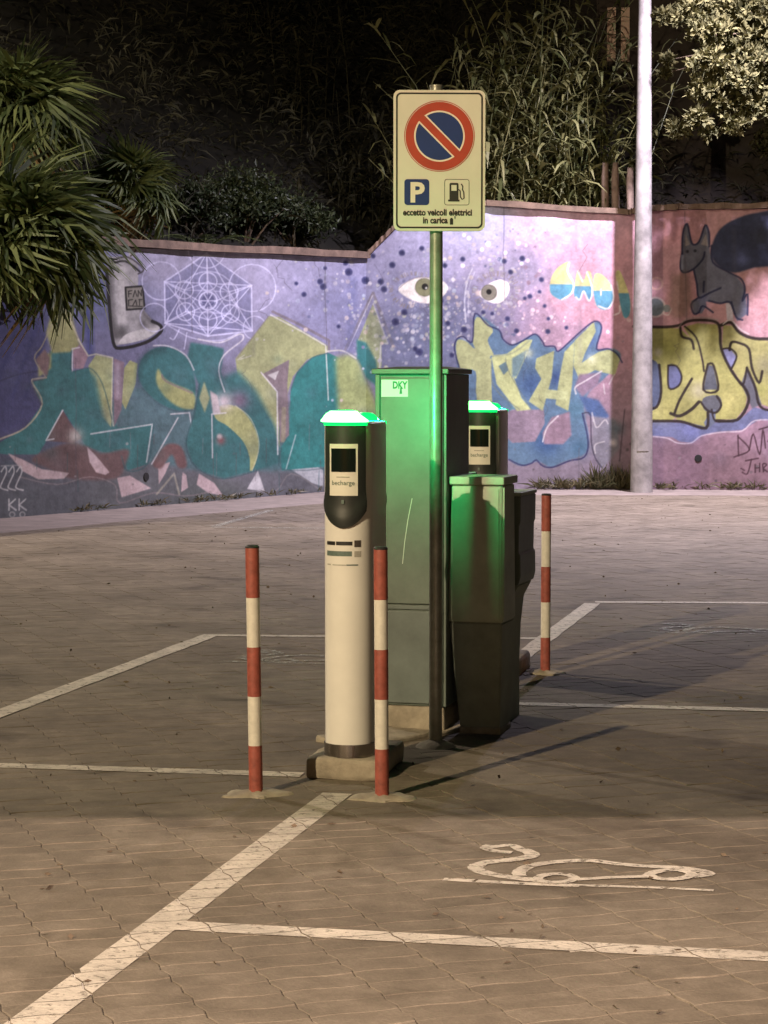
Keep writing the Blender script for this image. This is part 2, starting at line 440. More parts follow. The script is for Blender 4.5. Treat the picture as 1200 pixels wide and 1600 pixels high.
def ribbon(b, pts, w, z, closed=False, sm=6):
    P = [Vector(p[:2]) for p in pts]; n = len(P); out = []
    rngk = range(n if closed else n-1)
    for i in rngk:
        p0, p1, p2, p3 = (P[(i-1) % n] if closed or i > 0 else P[i]), P[i], P[(i+1) % n], (P[(i+2) % n] if closed or i+2 < n else P[(i+1) % n])
        for k in range(sm):
            t = k/sm
            out.append(.5*((2*p1)+(p2-p0)*t+(2*p0-5*p1+4*p2-p3)*t*t+(3*p1-p0-3*p2+p3)*t**3))
    if not closed: out.append(P[-1])
    m = len(out); vs = []
    for i, c in enumerate(out):
        d = (out[(i+1) % m if closed else min(i+1, m-1)]-out[(i-1) % m if closed else max(i-1, 0)])
        d = d.normalized() if d.length > 0 else Vector((1, 0)); nn = Vector((-d.y, d.x)); ww = w*random.uniform(.9, 1.1)/2
        vs += [(*(c-nn*ww), z), (*(c+nn*ww), z)]
    fs = [(2*k, 2*((k+1) % m), 2*((k+1) % m)+1, 2*k+1) for k in range(m if closed else m-1)]
    b.add(vs, fs)
def gp(l): return [G(*p) for p in l]
def symbol(b, f, w=.05, z=.003):
    # car seen from the side with a curling cable and plug
    ribbon(b, f([(693, 1374), (800, 1380), (905, 1384)]), w*1.0, z)
    ribbon(b, f([(905, 1384), (1010, 1387), (1115, 1392)]), w*.7, z+.0008)
    ribbon(b, f([(846, 1377), (800, 1372), (760, 1365), (743, 1357), (756, 1349), (800, 1344), (828, 1339), (830, 1334), (815, 1328)]), w*1.3, z+.0012)
    ribbon(b, f([(815, 1330), (800, 1322), (772, 1324), (758, 1326), (775, 1331), (800, 1333)]), w*1.0, z+.0016)
    ribbon(b, f([(770, 1324), (755, 1322)]), w*.8, z+.002, sm=2)
    ribbon(b, f([(812, 1370), (812, 1363), (830, 1354), (870, 1348), (920, 1346), (965, 1351), (1010, 1355), (1060, 1357), (1095, 1362), (1106, 1367), (1080, 1371)]), w*1.15, z+.0024)
    ribbon(b, f([(840, 1374), (850, 1369), (870, 1367), (890, 1369), (897, 1374), (885, 1379), (862, 1380), (845, 1378)]), w*.9, z+.0028, closed=True)
    ribbon(b, f([(900, 1376), (950, 1373), (1012, 1371)]), w*.9, z+.0032)
    ribbon(b, f([(1014, 1369), (1030, 1363), (1055, 1361), (1077, 1365), (1079, 1370), (1060, 1375), (1032, 1375)]), w*1.0, z+.0036, closed=True)
b = MB(); symbol(b, gp, .040, .0012); ev = b.build('painted_car_symbol', 'symbol_paint'); tag(ev, kind='structure')
# the same stencil, worn, in the two bays beyond
c0 = Vector(G(905, 1362)[:2])
def moved(dst, worn_scale=1.):
    return lambda l: [Vector((*( (Vector(G(*p)[:2])-c0)*worn_scale+dst), 0)) for p in l]
for dst in (Vector(G(470, 1030)[:2]), Vector(G(1120, 985)[:2])):
    b = MB(); symbol(b, moved(dst), .045, .004); o = b.build('painted_car_symbol', 'road_paint_faint'); tag(o, kind='structure')

# ================================================================== MURAL (paint colours, computed on a canvas, carried by the wall as a colour attribute)
CX0, CY0, CX1, CY1, SS = -220, 280, 1420, 840, 2
CW, CH = (CX1-CX0)*SS, (CY1-CY0)*SS
yy, xx = np.mgrid[0:CH, 0:CW]; XX = (xx+.5)/SS+CX0; YY = (yy+.5)/SS+CY0
canvas = np.zeros((CH, CW, 3))
base_pts = [(-200, 600, 60, 62, 100), (0, 520, 62, 66, 108), (30, 620, 62, 62, 98), (40, 790, 84, 86, 94), (150, 450, 98, 104, 146), (130, 560, 105, 102, 135), (250, 400, 154, 148, 178), (400, 430, 152, 146, 180), (350, 700, 108, 104, 118), (200, 780, 92, 93, 98), (330, 790, 84, 88, 88), (480, 430, 146, 142, 178), (520, 490, 128, 126, 164), (600, 450, 144, 142, 182), (650, 380, 168, 164, 210), (640, 540, 108, 112, 150), (760, 350, 168, 168, 210), (720, 500, 116, 116, 154), (800, 420, 155, 145, 182), (850, 350, 208, 168, 204), (930, 360, 212, 160, 188), (960, 400, 206, 144, 166), (880, 500, 168, 132, 158), (950, 520, 178, 126, 148), (1040, 360, 208, 142, 162), (1040, 450, 204, 142, 158), (1100, 400, 190, 138, 150), (1180, 450, 185, 132, 138), (1150, 350, 180, 130, 138), (1300, 400, 180, 130, 140), (900, 740, 128, 114, 134), (1050, 720, 128, 96, 114), (1150, 740, 130, 97, 110), (1180, 660, 152, 116, 138), (1350, 720, 130, 98, 112), (500, 770, 92, 92, 100), (700, 700, 110, 106, 130)]
num = np.zeros((CH//8+1, CW//8+1, 3)); den = np.zeros((CH//8+1, CW//8+1, 1))
yl, xl = np.mgrid[0:num.shape[0], 0:num.shape[1]]; XL = xl*8/SS+CX0; YL = yl*8/SS+CY0
for x, y, r_, g_, b_ in base_pts:
    w = 1/(((XL-x)**2+((YL-y)*1.3)**2)+400)**1.6; num += w[..., None]*np.array([r_, g_, b_]); den += w[..., None]
low = num/den
iy = np.clip(yy/8, 0, num.shape[0]-1.001); ix = np.clip(xx/8, 0, num.shape[1]-1.001); y0 = iy.astype(int); x0 = ix.astype(int); fy = (iy-y0)[..., None]; fx = (ix-x0)[..., None]
canvas = low[y0, x0]*(1-fy)*(1-fx)+low[y0+1, x0]*fy*(1-fx)+low[y0, x0+1]*(1-fy)*fx+low[y0+1, x0+1]*fy*fx
def box_blur(a, r):
    for ax in (0, 1):
        n = a.shape[ax]; p = np.pad(a, [(r+1, r) if i == ax else (0, 0) for i in range(2)], mode='edge'); c = np.cumsum(p, ax)
        a = (np.take(c, range(2*r+1, 2*r+1+n), ax)-np.take(c, range(0, n), ax))/(2*r+1)
    return a
def region(x0, y0, x1, y1, pad=0):
    i0 = max(0, int((x0-pad-CX0)*SS)); i1 = min(CW, int((x1+pad-CX0)*SS)+2); j0 = max(0, int((y0-pad-CY0)*SS)); j1 = min(CH, int((y1+pad-CY0)*SS)+2)
    return slice(j0, j1), slice(i0, i1)
def comp(sl, a, col):
    c = np.array(col, float); canvas[sl] = canvas[sl]*(1-a[..., None])+c*a[..., None]
def poly(pts, col, soft=0, alpha=1.):
    P = np.array(pts, float); pad = soft*2.5+2
    sl = region(P[:, 0].min(), P[:, 1].min(), P[:, 0].max(), P[:, 1].max(), pad)
    X = XX[sl]; Y = YY[sl]
    if X.size == 0: return
    ins = np.zeros(X.shape, bool); n = len(P)
    for i in range(n):
        xa, ya = P[i]; xb, yb = P[(i+1) % n]
        if ya == yb: continue
        c = ((ya > Y) != (yb > Y)) & (X < (xb-xa)*(Y-ya)/(yb-ya)+xa); ins ^= c
    a = ins.astype(float)
    r = max(1, int(soft*SS*.6))
    a = box_blur(a, r)
    if soft: a = box_blur(a, r)
    comp(sl, np.clip(a, 0, 1)*alpha, col)
def smoothp(pts, n=5, closed=False):
    P = [np.array(p, float) for p in pts]; m = len(P); out = []
    for i in range(m if closed else m-1):
        p1, p2 = P[i], P[(i+1) % m]; p0 = P[(i-1) % m] if closed or i else p1; p3 = P[(i+2) % m] if closed or i+2 < m else p2
        for k in range(n):
            t = k/n; out.append(.5*(2*p1+(p2-p0)*t+(2*p0-5*p1+4*p2-p3)*t*t+(3*p1-p0-3*p2+p3)*t**3))
    if not closed: out.append(P[-1])
    return out
def spoly(pts, col, soft=0, alpha=1.): poly(smoothp(pts, 4, True), col, soft, alpha)
def stroke(pts, w, col, alpha=1., curve=True, soft=.8):
    P = smoothp(pts, 4) if curve and len(pts) > 2 else [np.array(p, float) for p in pts]
    A = np.array(P); pad = w+3
    sl = region(A[:, 0].min(), A[:, 1].min(), A[:, 0].max(), A[:, 1].max(), pad); X = XX[sl]; Y = YY[sl]
    if X.size == 0: return
    dmin = np.full(X.shape, 1e9)
    for i in range(len(P)-1):
        ax, ay = P[i]; bx, by = P[i+1]; dx, dy = bx-ax, by-ay; L2 = dx*dx+dy*dy+1e-9
        t = np.clip(((X-ax)*dx+(Y-ay)*dy)/L2, 0, 1); dmin = np.minimum(dmin, (X-ax-t*dx)**2+(Y-ay-t*dy)**2)
    a = np.clip((w/2+soft-np.sqrt(dmin))/(2*soft), 0, 1)*alpha; comp(sl, a, col)
def disc(x, y, r, col, alpha=1., soft=.8):
    sl = region(x-r, y-r, x+r, y+r, soft+2); d = np.hypot(XX[sl]-x, YY[sl]-y)
    if d.size: comp(sl, np.clip((r+soft-d)/(2*soft), 0, 1)*alpha, col)
def blob(x, y, r, col, alpha=1.):
    sl = region(x-r, y-r, x+r, y+r, r); d = np.hypot(XX[sl]-x, YY[sl]-y)
    if d.size: comp(sl, np.exp(-(d/r)**2*1.6)*alpha, col)
def circ(x, y, r, w, col, alpha=1.): stroke([(x+r*math.cos(t*math.pi/12), y+r*math.sin(t*math.pi/12)) for t in range(25)], w, col, alpha, False)

TEAL = (50, 106, 108); TEALD = (36, 92, 96); OLIVE = (152, 156, 104); WHT = (205, 198, 205); MAUVE = (124, 100, 112); BROWN = (102, 76, 76); PINKW = (178, 152, 156)
# left field: dark violet wing, blue streaks
spoly([(-220, 480), (0, 470), (60, 500), (70, 540), (45, 600), (60, 640), (0, 680), (-220, 720)], (62, 62, 104), 8, .8)
for x in (10, 40, 60): stroke([(x+20, 500), (x, 560), (x-20, 620)], 5, (45, 48, 96), .5, soft=3)
stroke([(130, 460), (138, 510), (140, 550)], 12, (58, 66, 130), .75, soft=5)
stroke([(0, 595), (30, 585), (60, 580)], 2, (45, 45, 70), .6)
# spray can
poly([(166, 402), (205, 400), (216, 416), (216, 450), (226, 486), (240, 503), (252, 512), (230, 530), (180, 540), (174, 505), (168, 450)], (158, 153, 155), 1)
stroke([(172, 415), (173, 470), (180, 525)], 9, (70, 66, 66), .6, soft=4)
stroke([(190, 420), (192, 500)], 14, (196, 190, 188), .8, soft=5)
stroke([(215, 450), (222, 485), (240, 505)], 5, (70, 66, 68), .7, soft=3)
blob(190, 520, 14, (50, 47, 46), .7); blob(225, 505, 10, (60, 56, 56), .6)
stroke([(167, 425), (171, 480), (177, 535), (190, 544), (228, 535), (250, 520), (251, 509), (238, 502)], 5, (30, 28, 28))
spoly([(186, 537), (198, 522), (230, 513), (247, 514), (238, 524), (212, 534)], (182, 176, 174), 1)
stroke([(170, 414), (195, 408), (218, 424)], 3, (40, 37, 38)); stroke([(176, 406), (200, 402), (224, 420), (216, 428)], 2.4, (70, 64, 66))
poly([(200, 388), (214, 386), (210, 400), (202, 400)], (172, 165, 160), 1); stroke([(204, 400), (208, 396), (218, 384)], 2, (60, 45, 40))
poly([(196, 449), (223, 447), (226, 482), (198, 484)], (128, 122, 112), 0); stroke([(196, 449), (223, 447), (226, 482), (198, 484), (196, 449)], 2.8, (28, 26, 24), 1, False)
for (a, c) in (((201, 455), (201, 464)), ((201, 455), (206, 454)), ((201, 459), (205, 459)), ((208, 464), (211, 454)), ((211, 454), (214, 463)), ((216, 463), (216, 454)), ((216, 454), (221, 462)), ((221, 462), (221, 453)), ((201, 469), (201, 478)), ((201, 469), (207, 468)), ((207, 478), (212, 469)), ((212, 469), (214, 477)), ((217, 468), (222, 468)), ((218, 468), (218, 477)), ((203, 478), (222, 479))):
    stroke([a, c], 1.6, (40, 37, 34), .9, False, .6)
# sacred-geometry figure
poly([(323, 397), (393, 446), (394, 515), (325, 524), (258, 504), (257, 440)], (98, 100, 144), 4, .55)
LV = (202, 198, 236)
V6 = [(323, 396), (257, 440), (258, 505), (325, 525), (394, 517), (393, 446)]
inner = [(325, 440), (288, 453), (290, 487), (325, 500), (360, 490), (358, 456)]
for i in range(6):
    for j in range(i+1, 6):
        stroke([V6[i], V6[j]], 1.7 if j != i+1 else 2.4, LV, .75, False, .7)
    stroke([inner[i], inner[(i+1) % 6]], 1.6, LV, .7, False); stroke([inner[i], inner[(i+2) % 6]], 1.6, LV, .6, False)
    stroke([V6[i], inner[i]], 2, LV, .7, False); circ(*inner[i], 14, 1.8, LV, .8)
circ(325, 470, 14, 2.4, LV, .9); circ(325, 470, 46, 1.8, LV, .6); disc(325, 470, 10, (60, 60, 105), .6)
for i in range(3): stroke([(325-13*math.cos(i*1.05), 470-13*math.sin(i*1.05)), (325+13*math.cos(i*1.05), 470+13*math.sin(i*1.05))], 1.8, LV, .8, False)
for (x, y, r_) in ((252, 439, 30), (394, 450, 37), (323, 390, 29), (241, 496, 22), (398, 512, 18)): circ(x, y, r_, 1.8, LV, .7)
stroke([(262, 508), (300, 528), (345, 532), (372, 520)], 2, LV, .6); stroke([(280, 515), (272, 530), (266, 528)], 2, LV, .7); stroke([(292, 520), (288, 545)], 2, LV, .7)
# large left piece
poly([(190, 610), (245, 600), (300, 640), (340, 600), (440, 640), (520, 600), (592, 640), (592, 700), (520, 740), (440, 735), (320, 738), (240, 722), (190, 735), (120, 700)], (74, 108, 116), 5, .9)
poly([(-30, 706), (2, 690), (40, 668), (66, 632), (50, 597), (72, 590), (78, 548), (112, 546), (112, 580), (140, 575), (160, 600), (175, 655), (185, 668), (240, 662), (230, 725), (200, 735), (190, 712), (160, 706), (135, 698), (98, 640), (72, 690), (60, 710), (12, 710)], TEAL, 1.5)
poly([(60, 590), (80, 575), (80, 545), (72, 520), (85, 470), (107, 470), (118, 515), (126, 545), (112, 550), (76, 552), (60, 560)], (150, 148, 92), 3)
stroke([(98, 470), (122, 528), (136, 556)], 2, (190, 178, 150), .8); stroke([(84, 500), (66, 540), (54, 560), (72, 590)], 2.2, (150, 138, 112), .8)
poly([(56, 562), (70, 545), (78, 560), (74, 588), (64, 578)], (118, 92, 92), 2)
poly([(138, 572), (150, 554), (176, 560), (175, 640), (174, 668), (158, 650), (146, 605)], OLIVE, 1.5); poly([(136, 575), (150, 590), (162, 650), (172, 668), (150, 660), (130, 620)], TEAL, 5, .9)
poly([(194, 575), (203, 563), (215, 568), (212, 600), (196, 640), (190, 628)], (158, 160, 100), 1.5)
poly([(178, 560), (194, 566), (190, 640), (178, 668)], MAUVE, 1); stroke([(184, 570), (184, 620)], 7, (168, 148, 166), .7, soft=3)
poly([(125, 538), (138, 556), (130, 576), (115, 576), (114, 548)], (146, 114, 126), 1.5)
stroke([(113, 580), (113, 545), (124, 543)], 2, WHT, .85, False); stroke([(122, 530), (138, 556), (150, 553), (176, 559), (174, 640), (177, 665)], 2, (196, 190, 160), .8, False)
poly([(98, 641), (112, 665), (128, 684), (115, 692), (72, 689)], BROWN, 1.5); stroke([(98, 641), (72, 688), (84, 686)], 2.2, WHT, .85, False)
spoly([(50, 716), (105, 692), (135, 697), (160, 708), (200, 702), (196, 725), (180, 748), (110, 748), (75, 732)], BROWN, 4); blob(118, 681, 15, (196, 186, 180), .95)
for sp in ([(12, 708), (35, 718), (65, 733), (108, 739), (100, 748), (60, 749), (35, 736)], [(136, 698), (150, 712), (171, 738), (165, 742), (150, 738), (140, 722)], [(183, 747), (203, 743), (236, 763), (190, 777)], [(247, 727), (266, 722), (258, 740), (248, 757)], [(285, 738), (291, 742), (294, 762), (283, 769)], [(311, 740), (335, 755), (349, 775), (325, 770), (307, 757)]):
    poly(sp, PINKW, .8)
poly([(403, 735), (414, 768), (386, 764)], (176, 172, 178), 1); poly([(458, 722), (474, 715), (505, 735), (505, 760), (488, 755), (456, 734)], (160, 162, 170), 1)
spoly([(238, 724), (252, 702), (266, 693), (284, 699), (292, 728), (278, 730), (268, 710), (252, 732)], (116, 80, 80), 3)
stroke([(142, 678), (238, 663), (229, 722)], 2.2, WHT, .8, False); stroke([(237, 725), (278, 653)], 2.2, WHT, .75, False); stroke([(267, 647), (296, 645), (305, 700)], 2.2, WHT, .8, False)
stroke([(-20, 694), (0, 686), (40, 668), (66, 631), (50, 597), (56, 592), (72, 590)], 2.6, (168, 156, 134), .85)
spoly([(216, 585), (222, 560), (242, 544), (268, 543), (290, 556), (302, 580), (306, 612), (298, 640), (272, 640), (244, 626), (224, 606)], TEAL, 2); stroke([(217, 600), (218, 570), (235, 550), (258, 546)], 8, (34, 66, 70), .6, soft=5)
spoly([(247, 576), (256, 590), (272, 600), (302, 614), (304, 638), (280, 636), (256, 618), (244, 596)], (158, 160, 96), 3)
stroke([(253, 586), (260, 596), (300, 614)], 3, MAUVE, .6)
poly([(292, 560), (298, 535), (330, 540), (350, 545), (345, 580), (352, 606), (385, 600), (400, 630), (432, 700), (440, 722), (400, 735), (350, 748), (318, 738), (300, 722), (290, 690), (302, 650), (310, 600)], TEAL, 3)
poly([(368, 560), (420, 494), (436, 495), (512, 540), (512, 553), (480, 562), (458, 588), (450, 612), (437, 660), (437, 700), (425, 660), (405, 630), (372, 596)], OLIVE, 1)
poly([(345, 590), (372, 580), (400, 610), (432, 670), (436, 722), (405, 715), (375, 650)], TEAL, 7)
poly([(411, 584), (452, 562), (449, 600), (452, 680), (437, 692), (433, 612)], (122, 106, 112), 1); poly([(418, 586), (436, 579), (430, 594)], (182, 176, 176), 1); poly([(440, 636), (447, 636), (446, 690), (439, 692)], (146, 138, 108), 1, .7)
poly([(454, 608), (464, 582), (488, 558), (512, 551), (532, 560), (532, 650), (520, 728), (440, 735), (438, 700), (452, 680)], (40, 122, 120), 1.5)
poly([(524, 558), (545, 553), (560, 562), (575, 600), (592, 640), (592, 700), (545, 690), (528, 640)], (156, 168, 100), 6)
poly([(583, 474), (607, 538), (596, 537), (596, 570), (592, 604), (575, 592), (562, 572), (558, 535)], (162, 170, 110), 1); poly([(557, 530), (572, 535), (588, 565), (592, 606), (572, 590), (558, 560)], (40, 118, 116), 3)
stroke([(540, 546), (583, 458), (614, 540)], 5, (126, 116, 124), .9, False); stroke([(544, 546), (582, 462)], 1.8, (206, 202, 214), .8, False); stroke([(583, 475), (606, 537), (595, 536), (593, 578)], 2, (212, 208, 206), .85, False)
stroke([(426, 487), (470, 508), (514, 532), (514, 548)], 4, (116, 104, 110), .8, False); stroke([(423, 492), (470, 517), (509, 540), (511, 580), (513, 625)], 2, (206, 204, 200), .8, False); stroke([(512, 549), (535, 548), (556, 560)], 2.4, (205, 202, 190), .8)
stroke([(408, 582), (433, 612), (434, 710)], 2.2, WHT, .85, False); stroke([(462, 680), (447, 733)], 2, WHT, .6, False); stroke([(382, 555), (372, 562), (392, 556)], 1.6, WHT, .5)
blob(374, 626, 20, (118, 92, 118), .9)
spoly([(335, 642), (350, 632), (372, 637), (392, 658), (404, 690), (400, 722), (391, 736), (390, 715), (380, 690), (356, 666), (338, 655)], (158, 160, 98), 1.5); stroke([(368, 634), (392, 655), (405, 695), (394, 735)], 1.6, (190, 188, 150), .7)
blob(350, 627, 17, (196, 180, 186), 1.); poly([(328, 610), (340, 618), (345, 645), (333, 648)], (186, 170, 172), 2); poly([(319, 596), (328, 622), (320, 645), (311, 622)], (150, 156, 112), 2)
blob(345, 688, 9, (140, 78, 82), .9); disc(343, 682, 4, (190, 165, 165), .8, 2)
stroke([(332, 715), (331, 647), (353, 645)], 2.2, WHT, .8, False); stroke([(351, 612), (342, 580), (350, 555), (379, 531), (374, 522), (345, 535), (310, 530)], 2.2, WHT, .8); stroke([(303, 578), (290, 555), (264, 541), (240, 540)], 2.2, WHT, .75)
stroke([(30, 745), (90, 757), (140, 745), (180, 758), (187, 786), (240, 770), (290, 775), (330, 768)], 2, (140, 122, 126), .6); stroke([(245, 772), (272, 740), (280, 772)], 3, (170, 160, 140), .6, False); stroke([(360, 778), (385, 768), (430, 768), (455, 740), (500, 765)], 2, (130, 122, 124), .6)
for s_, w, c, a_ in (([(66, 632), (50, 597), (72, 590), (78, 548)], 2, (96, 92, 84), .5), ([(112, 548), (112, 580), (140, 575), (160, 600), (175, 655)], 2.4, (40, 78, 84), .5), ([(240, 664), (231, 724), (200, 736), (190, 713)], 2.4, (44, 84, 92), .5), ([(222, 606), (244, 628), (272, 642), (300, 641)], 2.4, (60, 84, 96), .6), ([(312, 600), (303, 648), (291, 690), (300, 722), (318, 738), (350, 748), (400, 736)], 2.2, (52, 80, 90), .55), ([(455, 610), (464, 583), (488, 559), (512, 552)], 2, (60, 92, 96), .6), ([(440, 700), (441, 733), (520, 728), (545, 692), (592, 700)], 2, (54, 78, 88), .5), ([(560, 562), (575, 600), (592, 640)], 2, (110, 116, 90), .5), ([(370, 560), (420, 494)], 2, (128, 120, 112), .7)):
    stroke(s_, w, c, a_, True, .8)
for k in range(70):
    x, y = random.uniform(0, 590), random.uniform(560, 730); blob(x, y, random.uniform(6, 22), random.choice(((44, 96, 100), (62, 118, 116), (84, 104, 116), (110, 108, 120), (70, 84, 100))), random.uniform(.08, .26))
for k in range(46):
    x, y = random.uniform(700, 1250), random.uniform(540, 730); blob(x, y, random.uniform(6, 20), random.choice(((120, 104, 130), (84, 100, 140), (150, 140, 110), (110, 96, 112))), random.uniform(.06, .2))
for k in range(26):
    x, y = random.uniform(20, 590), random.uniform(640, 740); stroke([(x, y), (x+random.uniform(-1, 1), y+random.uniform(10, 45))], 1.2, random.choice(((50, 92, 96), (120, 112, 120), (90, 70, 74))), .5, False, .7)
# tag bottom left
for k in range(3):
    x = 4+k*12; stroke([(x-2, 737), (x+4, 729), (x+6, 738), (x, 752), (x-3, 762), (x+8, 766)], 2.2, (190, 186, 190), .85)
stroke([(2, 728), (30, 727)], 1.8, (170, 166, 170), .7)
for k in range(2):
    x = 14+k*16; stroke([(x, 780), (x, 797)], 2.2, (185, 182, 186), .85); stroke([(x+10, 780), (x, 789), (x+11, 797)], 2.2, (185, 182, 186), .85, False); circ(x+5, 804, 4, 1.8, (170, 166, 168), .7)
# starry band with two eyes
blob(650, 520, 80, (104, 110, 150), .75); blob(700, 560, 60, (100, 108, 146), .6); blob(800, 500, 50, (128, 118, 152), .5); blob(530, 470, 50, (122, 124, 168), .5)
stroke([(551, 440), (550, 500), (546, 545)], 13, (104, 108, 158), .6, soft=5); stroke([(508, 430), (507, 520)], 3, (112, 110, 140), .5, soft=2)
for k in range(1100):
    t = random.random()
    if t < .5: x, y = random.gauss(660, 55), random.gauss(500, 48)
    elif t < .8: x, y = random.gauss(790, 48), random.gauss(450, 58)
    elif t < .92: x, y = random.gauss(850, 60), random.gauss(500, 25)
    else: x, y = random.gauss(540, 60), random.gauss(450, 40)
    r_ = random.choice((1, 1, 1.3, 1.6, 2, 2.6, 3.4)); c = random.choice(((205, 200, 218), (190, 186, 200), (172, 168, 186), (206, 186, 176), (168, 178, 205), (188, 190, 170), (96, 100, 140), (130, 124, 160)))
    if x > 810: c = random.choice(((222, 182, 200), (206, 160, 182), (228, 205, 212), (150, 118, 142)))
    if y > 355: disc(x, y, r_, c, random.uniform(.35, .9), .9)
for x, y, r_ in ((571, 438, 6), (595, 440, 5), (628, 395, 5), (613, 414, 5), (659, 388, 4), (600, 452, 5), (632, 488, 5), (618, 503, 6), (655, 550, 6), (649, 545, 4), (723, 405, 4), (788, 408, 4), (816, 404, 4.5), (798, 425, 4), (846, 437, 4), (828, 463, 4), (820, 466, 3), (843, 456, 3), (851, 478, 3), (755, 488, 3.5), (769, 490, 3), (793, 498, 4), (700, 505, 4), (725, 515, 5), (807, 517, 4), (500, 440, 4.5), (505, 448, 5), (508, 419, 3), (540, 411, 4), (475, 460, 4), (463, 443, 3), (529, 510, 3), (856, 518, 4), (857, 498, 3), (885, 512, 3), (706, 555, 4), (690, 470, 3), (695, 415, 4), (640, 455, 4), (545, 425, 6), (583, 400, 4)):
    disc(x, y, r_, (52, 54, 104), .88, 1.2); disc(x, y, r_*.5, (40, 40, 84), .7, 1)
for x, y, r_ in ((810, 380, 3.4), (753, 390, 3), (763, 381, 4), (725, 367, 3), (733, 372, 3.5), (708, 437, 3), (723, 415, 3.4), (790, 395, 3), (815, 412, 3), (578, 443, 3), (695, 405, 3)): disc(x, y, r_, (226, 220, 235), .9, 1)
for k in range(60):
    a = random.random()*6.28; x, y = 648+random.gauss(0, 1)+34*math.cos(a), 454+24*math.sin(a); stroke([(x, y), (x+5*math.cos(a), y+5*math.sin(a))], 1.2, (138, 122, 108), .5, False, .6)
    x, y = 776+30*math.cos(a), 455+24*math.sin(a); stroke([(x, y), (x+8*math.cos(a), y+7*math.sin(a))], 1.2, (150, 132, 124), .5, False, .6)
spoly([(622, 452), (638, 439), (660, 433), (690, 438), (700, 452), (684, 470), (664, 474), (640, 467)], (232, 224, 220), 0); disc(663, 449, 14, (136, 136, 98)); circ(663, 449, 14, 1.5, (96, 96, 72), .7); disc(664, 448, 5, (28, 28, 24)); disc(666, 450, 1.6, (220, 220, 210))
stroke([(622, 452), (638, 439), (660, 433), (690, 438)], 1.6, (120, 110, 120), .6)
spoly([(748, 460), (760, 446), (780, 437), (795, 443), (795, 458), (784, 472), (768, 473)], (232, 224, 222), 0); disc(764, 457, 12, (136, 130, 116)); circ(764, 457, 12, 1.4, (90, 86, 78), .7); disc(764, 456, 4.2, (30, 28, 28)); disc(747, 458, 4, (214, 190, 186), .9, 2)
stroke([(738, 420), (730, 440), (726, 470), (728, 503)], 2.2, (208, 206, 226), .7); stroke([(742, 425), (733, 450), (732, 495)], 1.6, (200, 198, 220), .5)
# yellow and blue throw-up on pink
spoly([(855, 455), (875, 490), (910, 505), (960, 505), (985, 490), (970, 440), (900, 420)], (206, 142, 162), 10, .6)
YL_ = (208, 200, 132); BL_ = (78, 146, 182)
def two(pts, split):
    spoly(pts, YL_, 0); P = smoothp(pts, 4, True); lowp = clip([tuple(p) for p in P], (2000, split), (0, split+6))
    lo = [p for p in lowp]
    if len(lo) > 2 and sum(p[1] for p in lo)/len(lo) < split: lo = clip([tuple(p) for p in P], (0, split+2), (2000, split))
    if len(lo) > 2: poly(lo, BL_, .5)
two([(859, 452), (862, 432), (874, 416), (890, 409), (888, 426), (896, 442), (892, 460), (879, 469), (864, 462)], 443)
two([(898, 445), (903, 422), (912, 438), (917, 424), (924, 428), (926, 455), (920, 471), (912, 456), (905, 469), (897, 462)], 446)
two([(927, 445), (930, 428), (942, 430), (955, 446), (958, 466), (949, 483), (934, 480), (928, 462)], 453)
two([(962, 428), (968, 423), (976, 440), (984, 465), (984, 490), (976, 497), (970, 480), (966, 455)], 457)
for s_ in ([(889, 411), (887, 425), (896, 442), (893, 458), (878, 468)], [(903, 424), (910, 440)], [(917, 425), (924, 445), (925, 460), (920, 470), (912, 455), (906, 468), (900, 464)], [(955, 446), (959, 466), (950, 482), (935, 478)], [(939, 452), (939, 461)], [(964, 440), (966, 452)], [(968, 478), (968, 488), (960, 492)]): stroke(s_, 2.4, (226, 214, 224), .85)
circ(1026, 443, 9, 3, (232, 180, 172), .9); disc(1024, 480, 14, (116, 136, 148), .9); circ(1024, 480, 15, 2.6, (220, 200, 204), .9); disc(1042, 482, 6, (122, 136, 146), .9); stroke([(1036, 490), (1044, 492), (1050, 482)], 2, (212, 198, 204), .8)
# middle piece
NV = (44, 44, 92)
spoly([(712, 545), (717, 528), (738, 533), (744, 492), (780, 515), (786, 531), (800, 539), (836, 522), (850, 540), (868, 543), (872, 549), (896, 530), (930, 503), (941, 513), (933, 545), (960, 545), (970, 560), (946, 590), (921, 612), (912, 640), (920, 680), (915, 708), (880, 722), (860, 730), (840, 721), (815, 728), (795, 718), (770, 690), (745, 640), (720, 600)], (84, 116, 150), 2)
for x, y, r_, c in ((830, 600, 26, (52, 82, 136)), (855, 690, 28, (44, 76, 134)), (900, 640, 22, (72, 116, 146)), (800, 650, 20, (84, 140, 150)), (870, 590, 16, (44, 70, 130)), (918, 530, 14, (50, 70, 140)), (905, 700, 18, (60, 100, 136))): blob(x, y, r_, c, .85)
poly([(800, 640), (850, 640), (851, 662), (836, 690), (800, 692), (770, 660)], (138, 118, 140), 1.5); poly([(862, 652), (890, 643), (893, 680), (880, 694), (850, 694), (848, 676)], (140, 112, 134), 2); stroke([(872, 650), (855, 668), (848, 690)], 2, WHT, .8)
YG = (164, 170, 116)
spoly([(713, 535), (726, 532), (742, 545), (738, 530), (745, 495), (770, 515), (762, 532), (772, 556), (765, 562), (768, 640), (745, 620), (743, 580), (718, 575)], YG, 0); poly([(745, 560), (768, 560), (768, 640), (745, 625)], YG, 1); poly([(715, 545), (745, 555), (745, 575), (720, 575)], YG, 1)
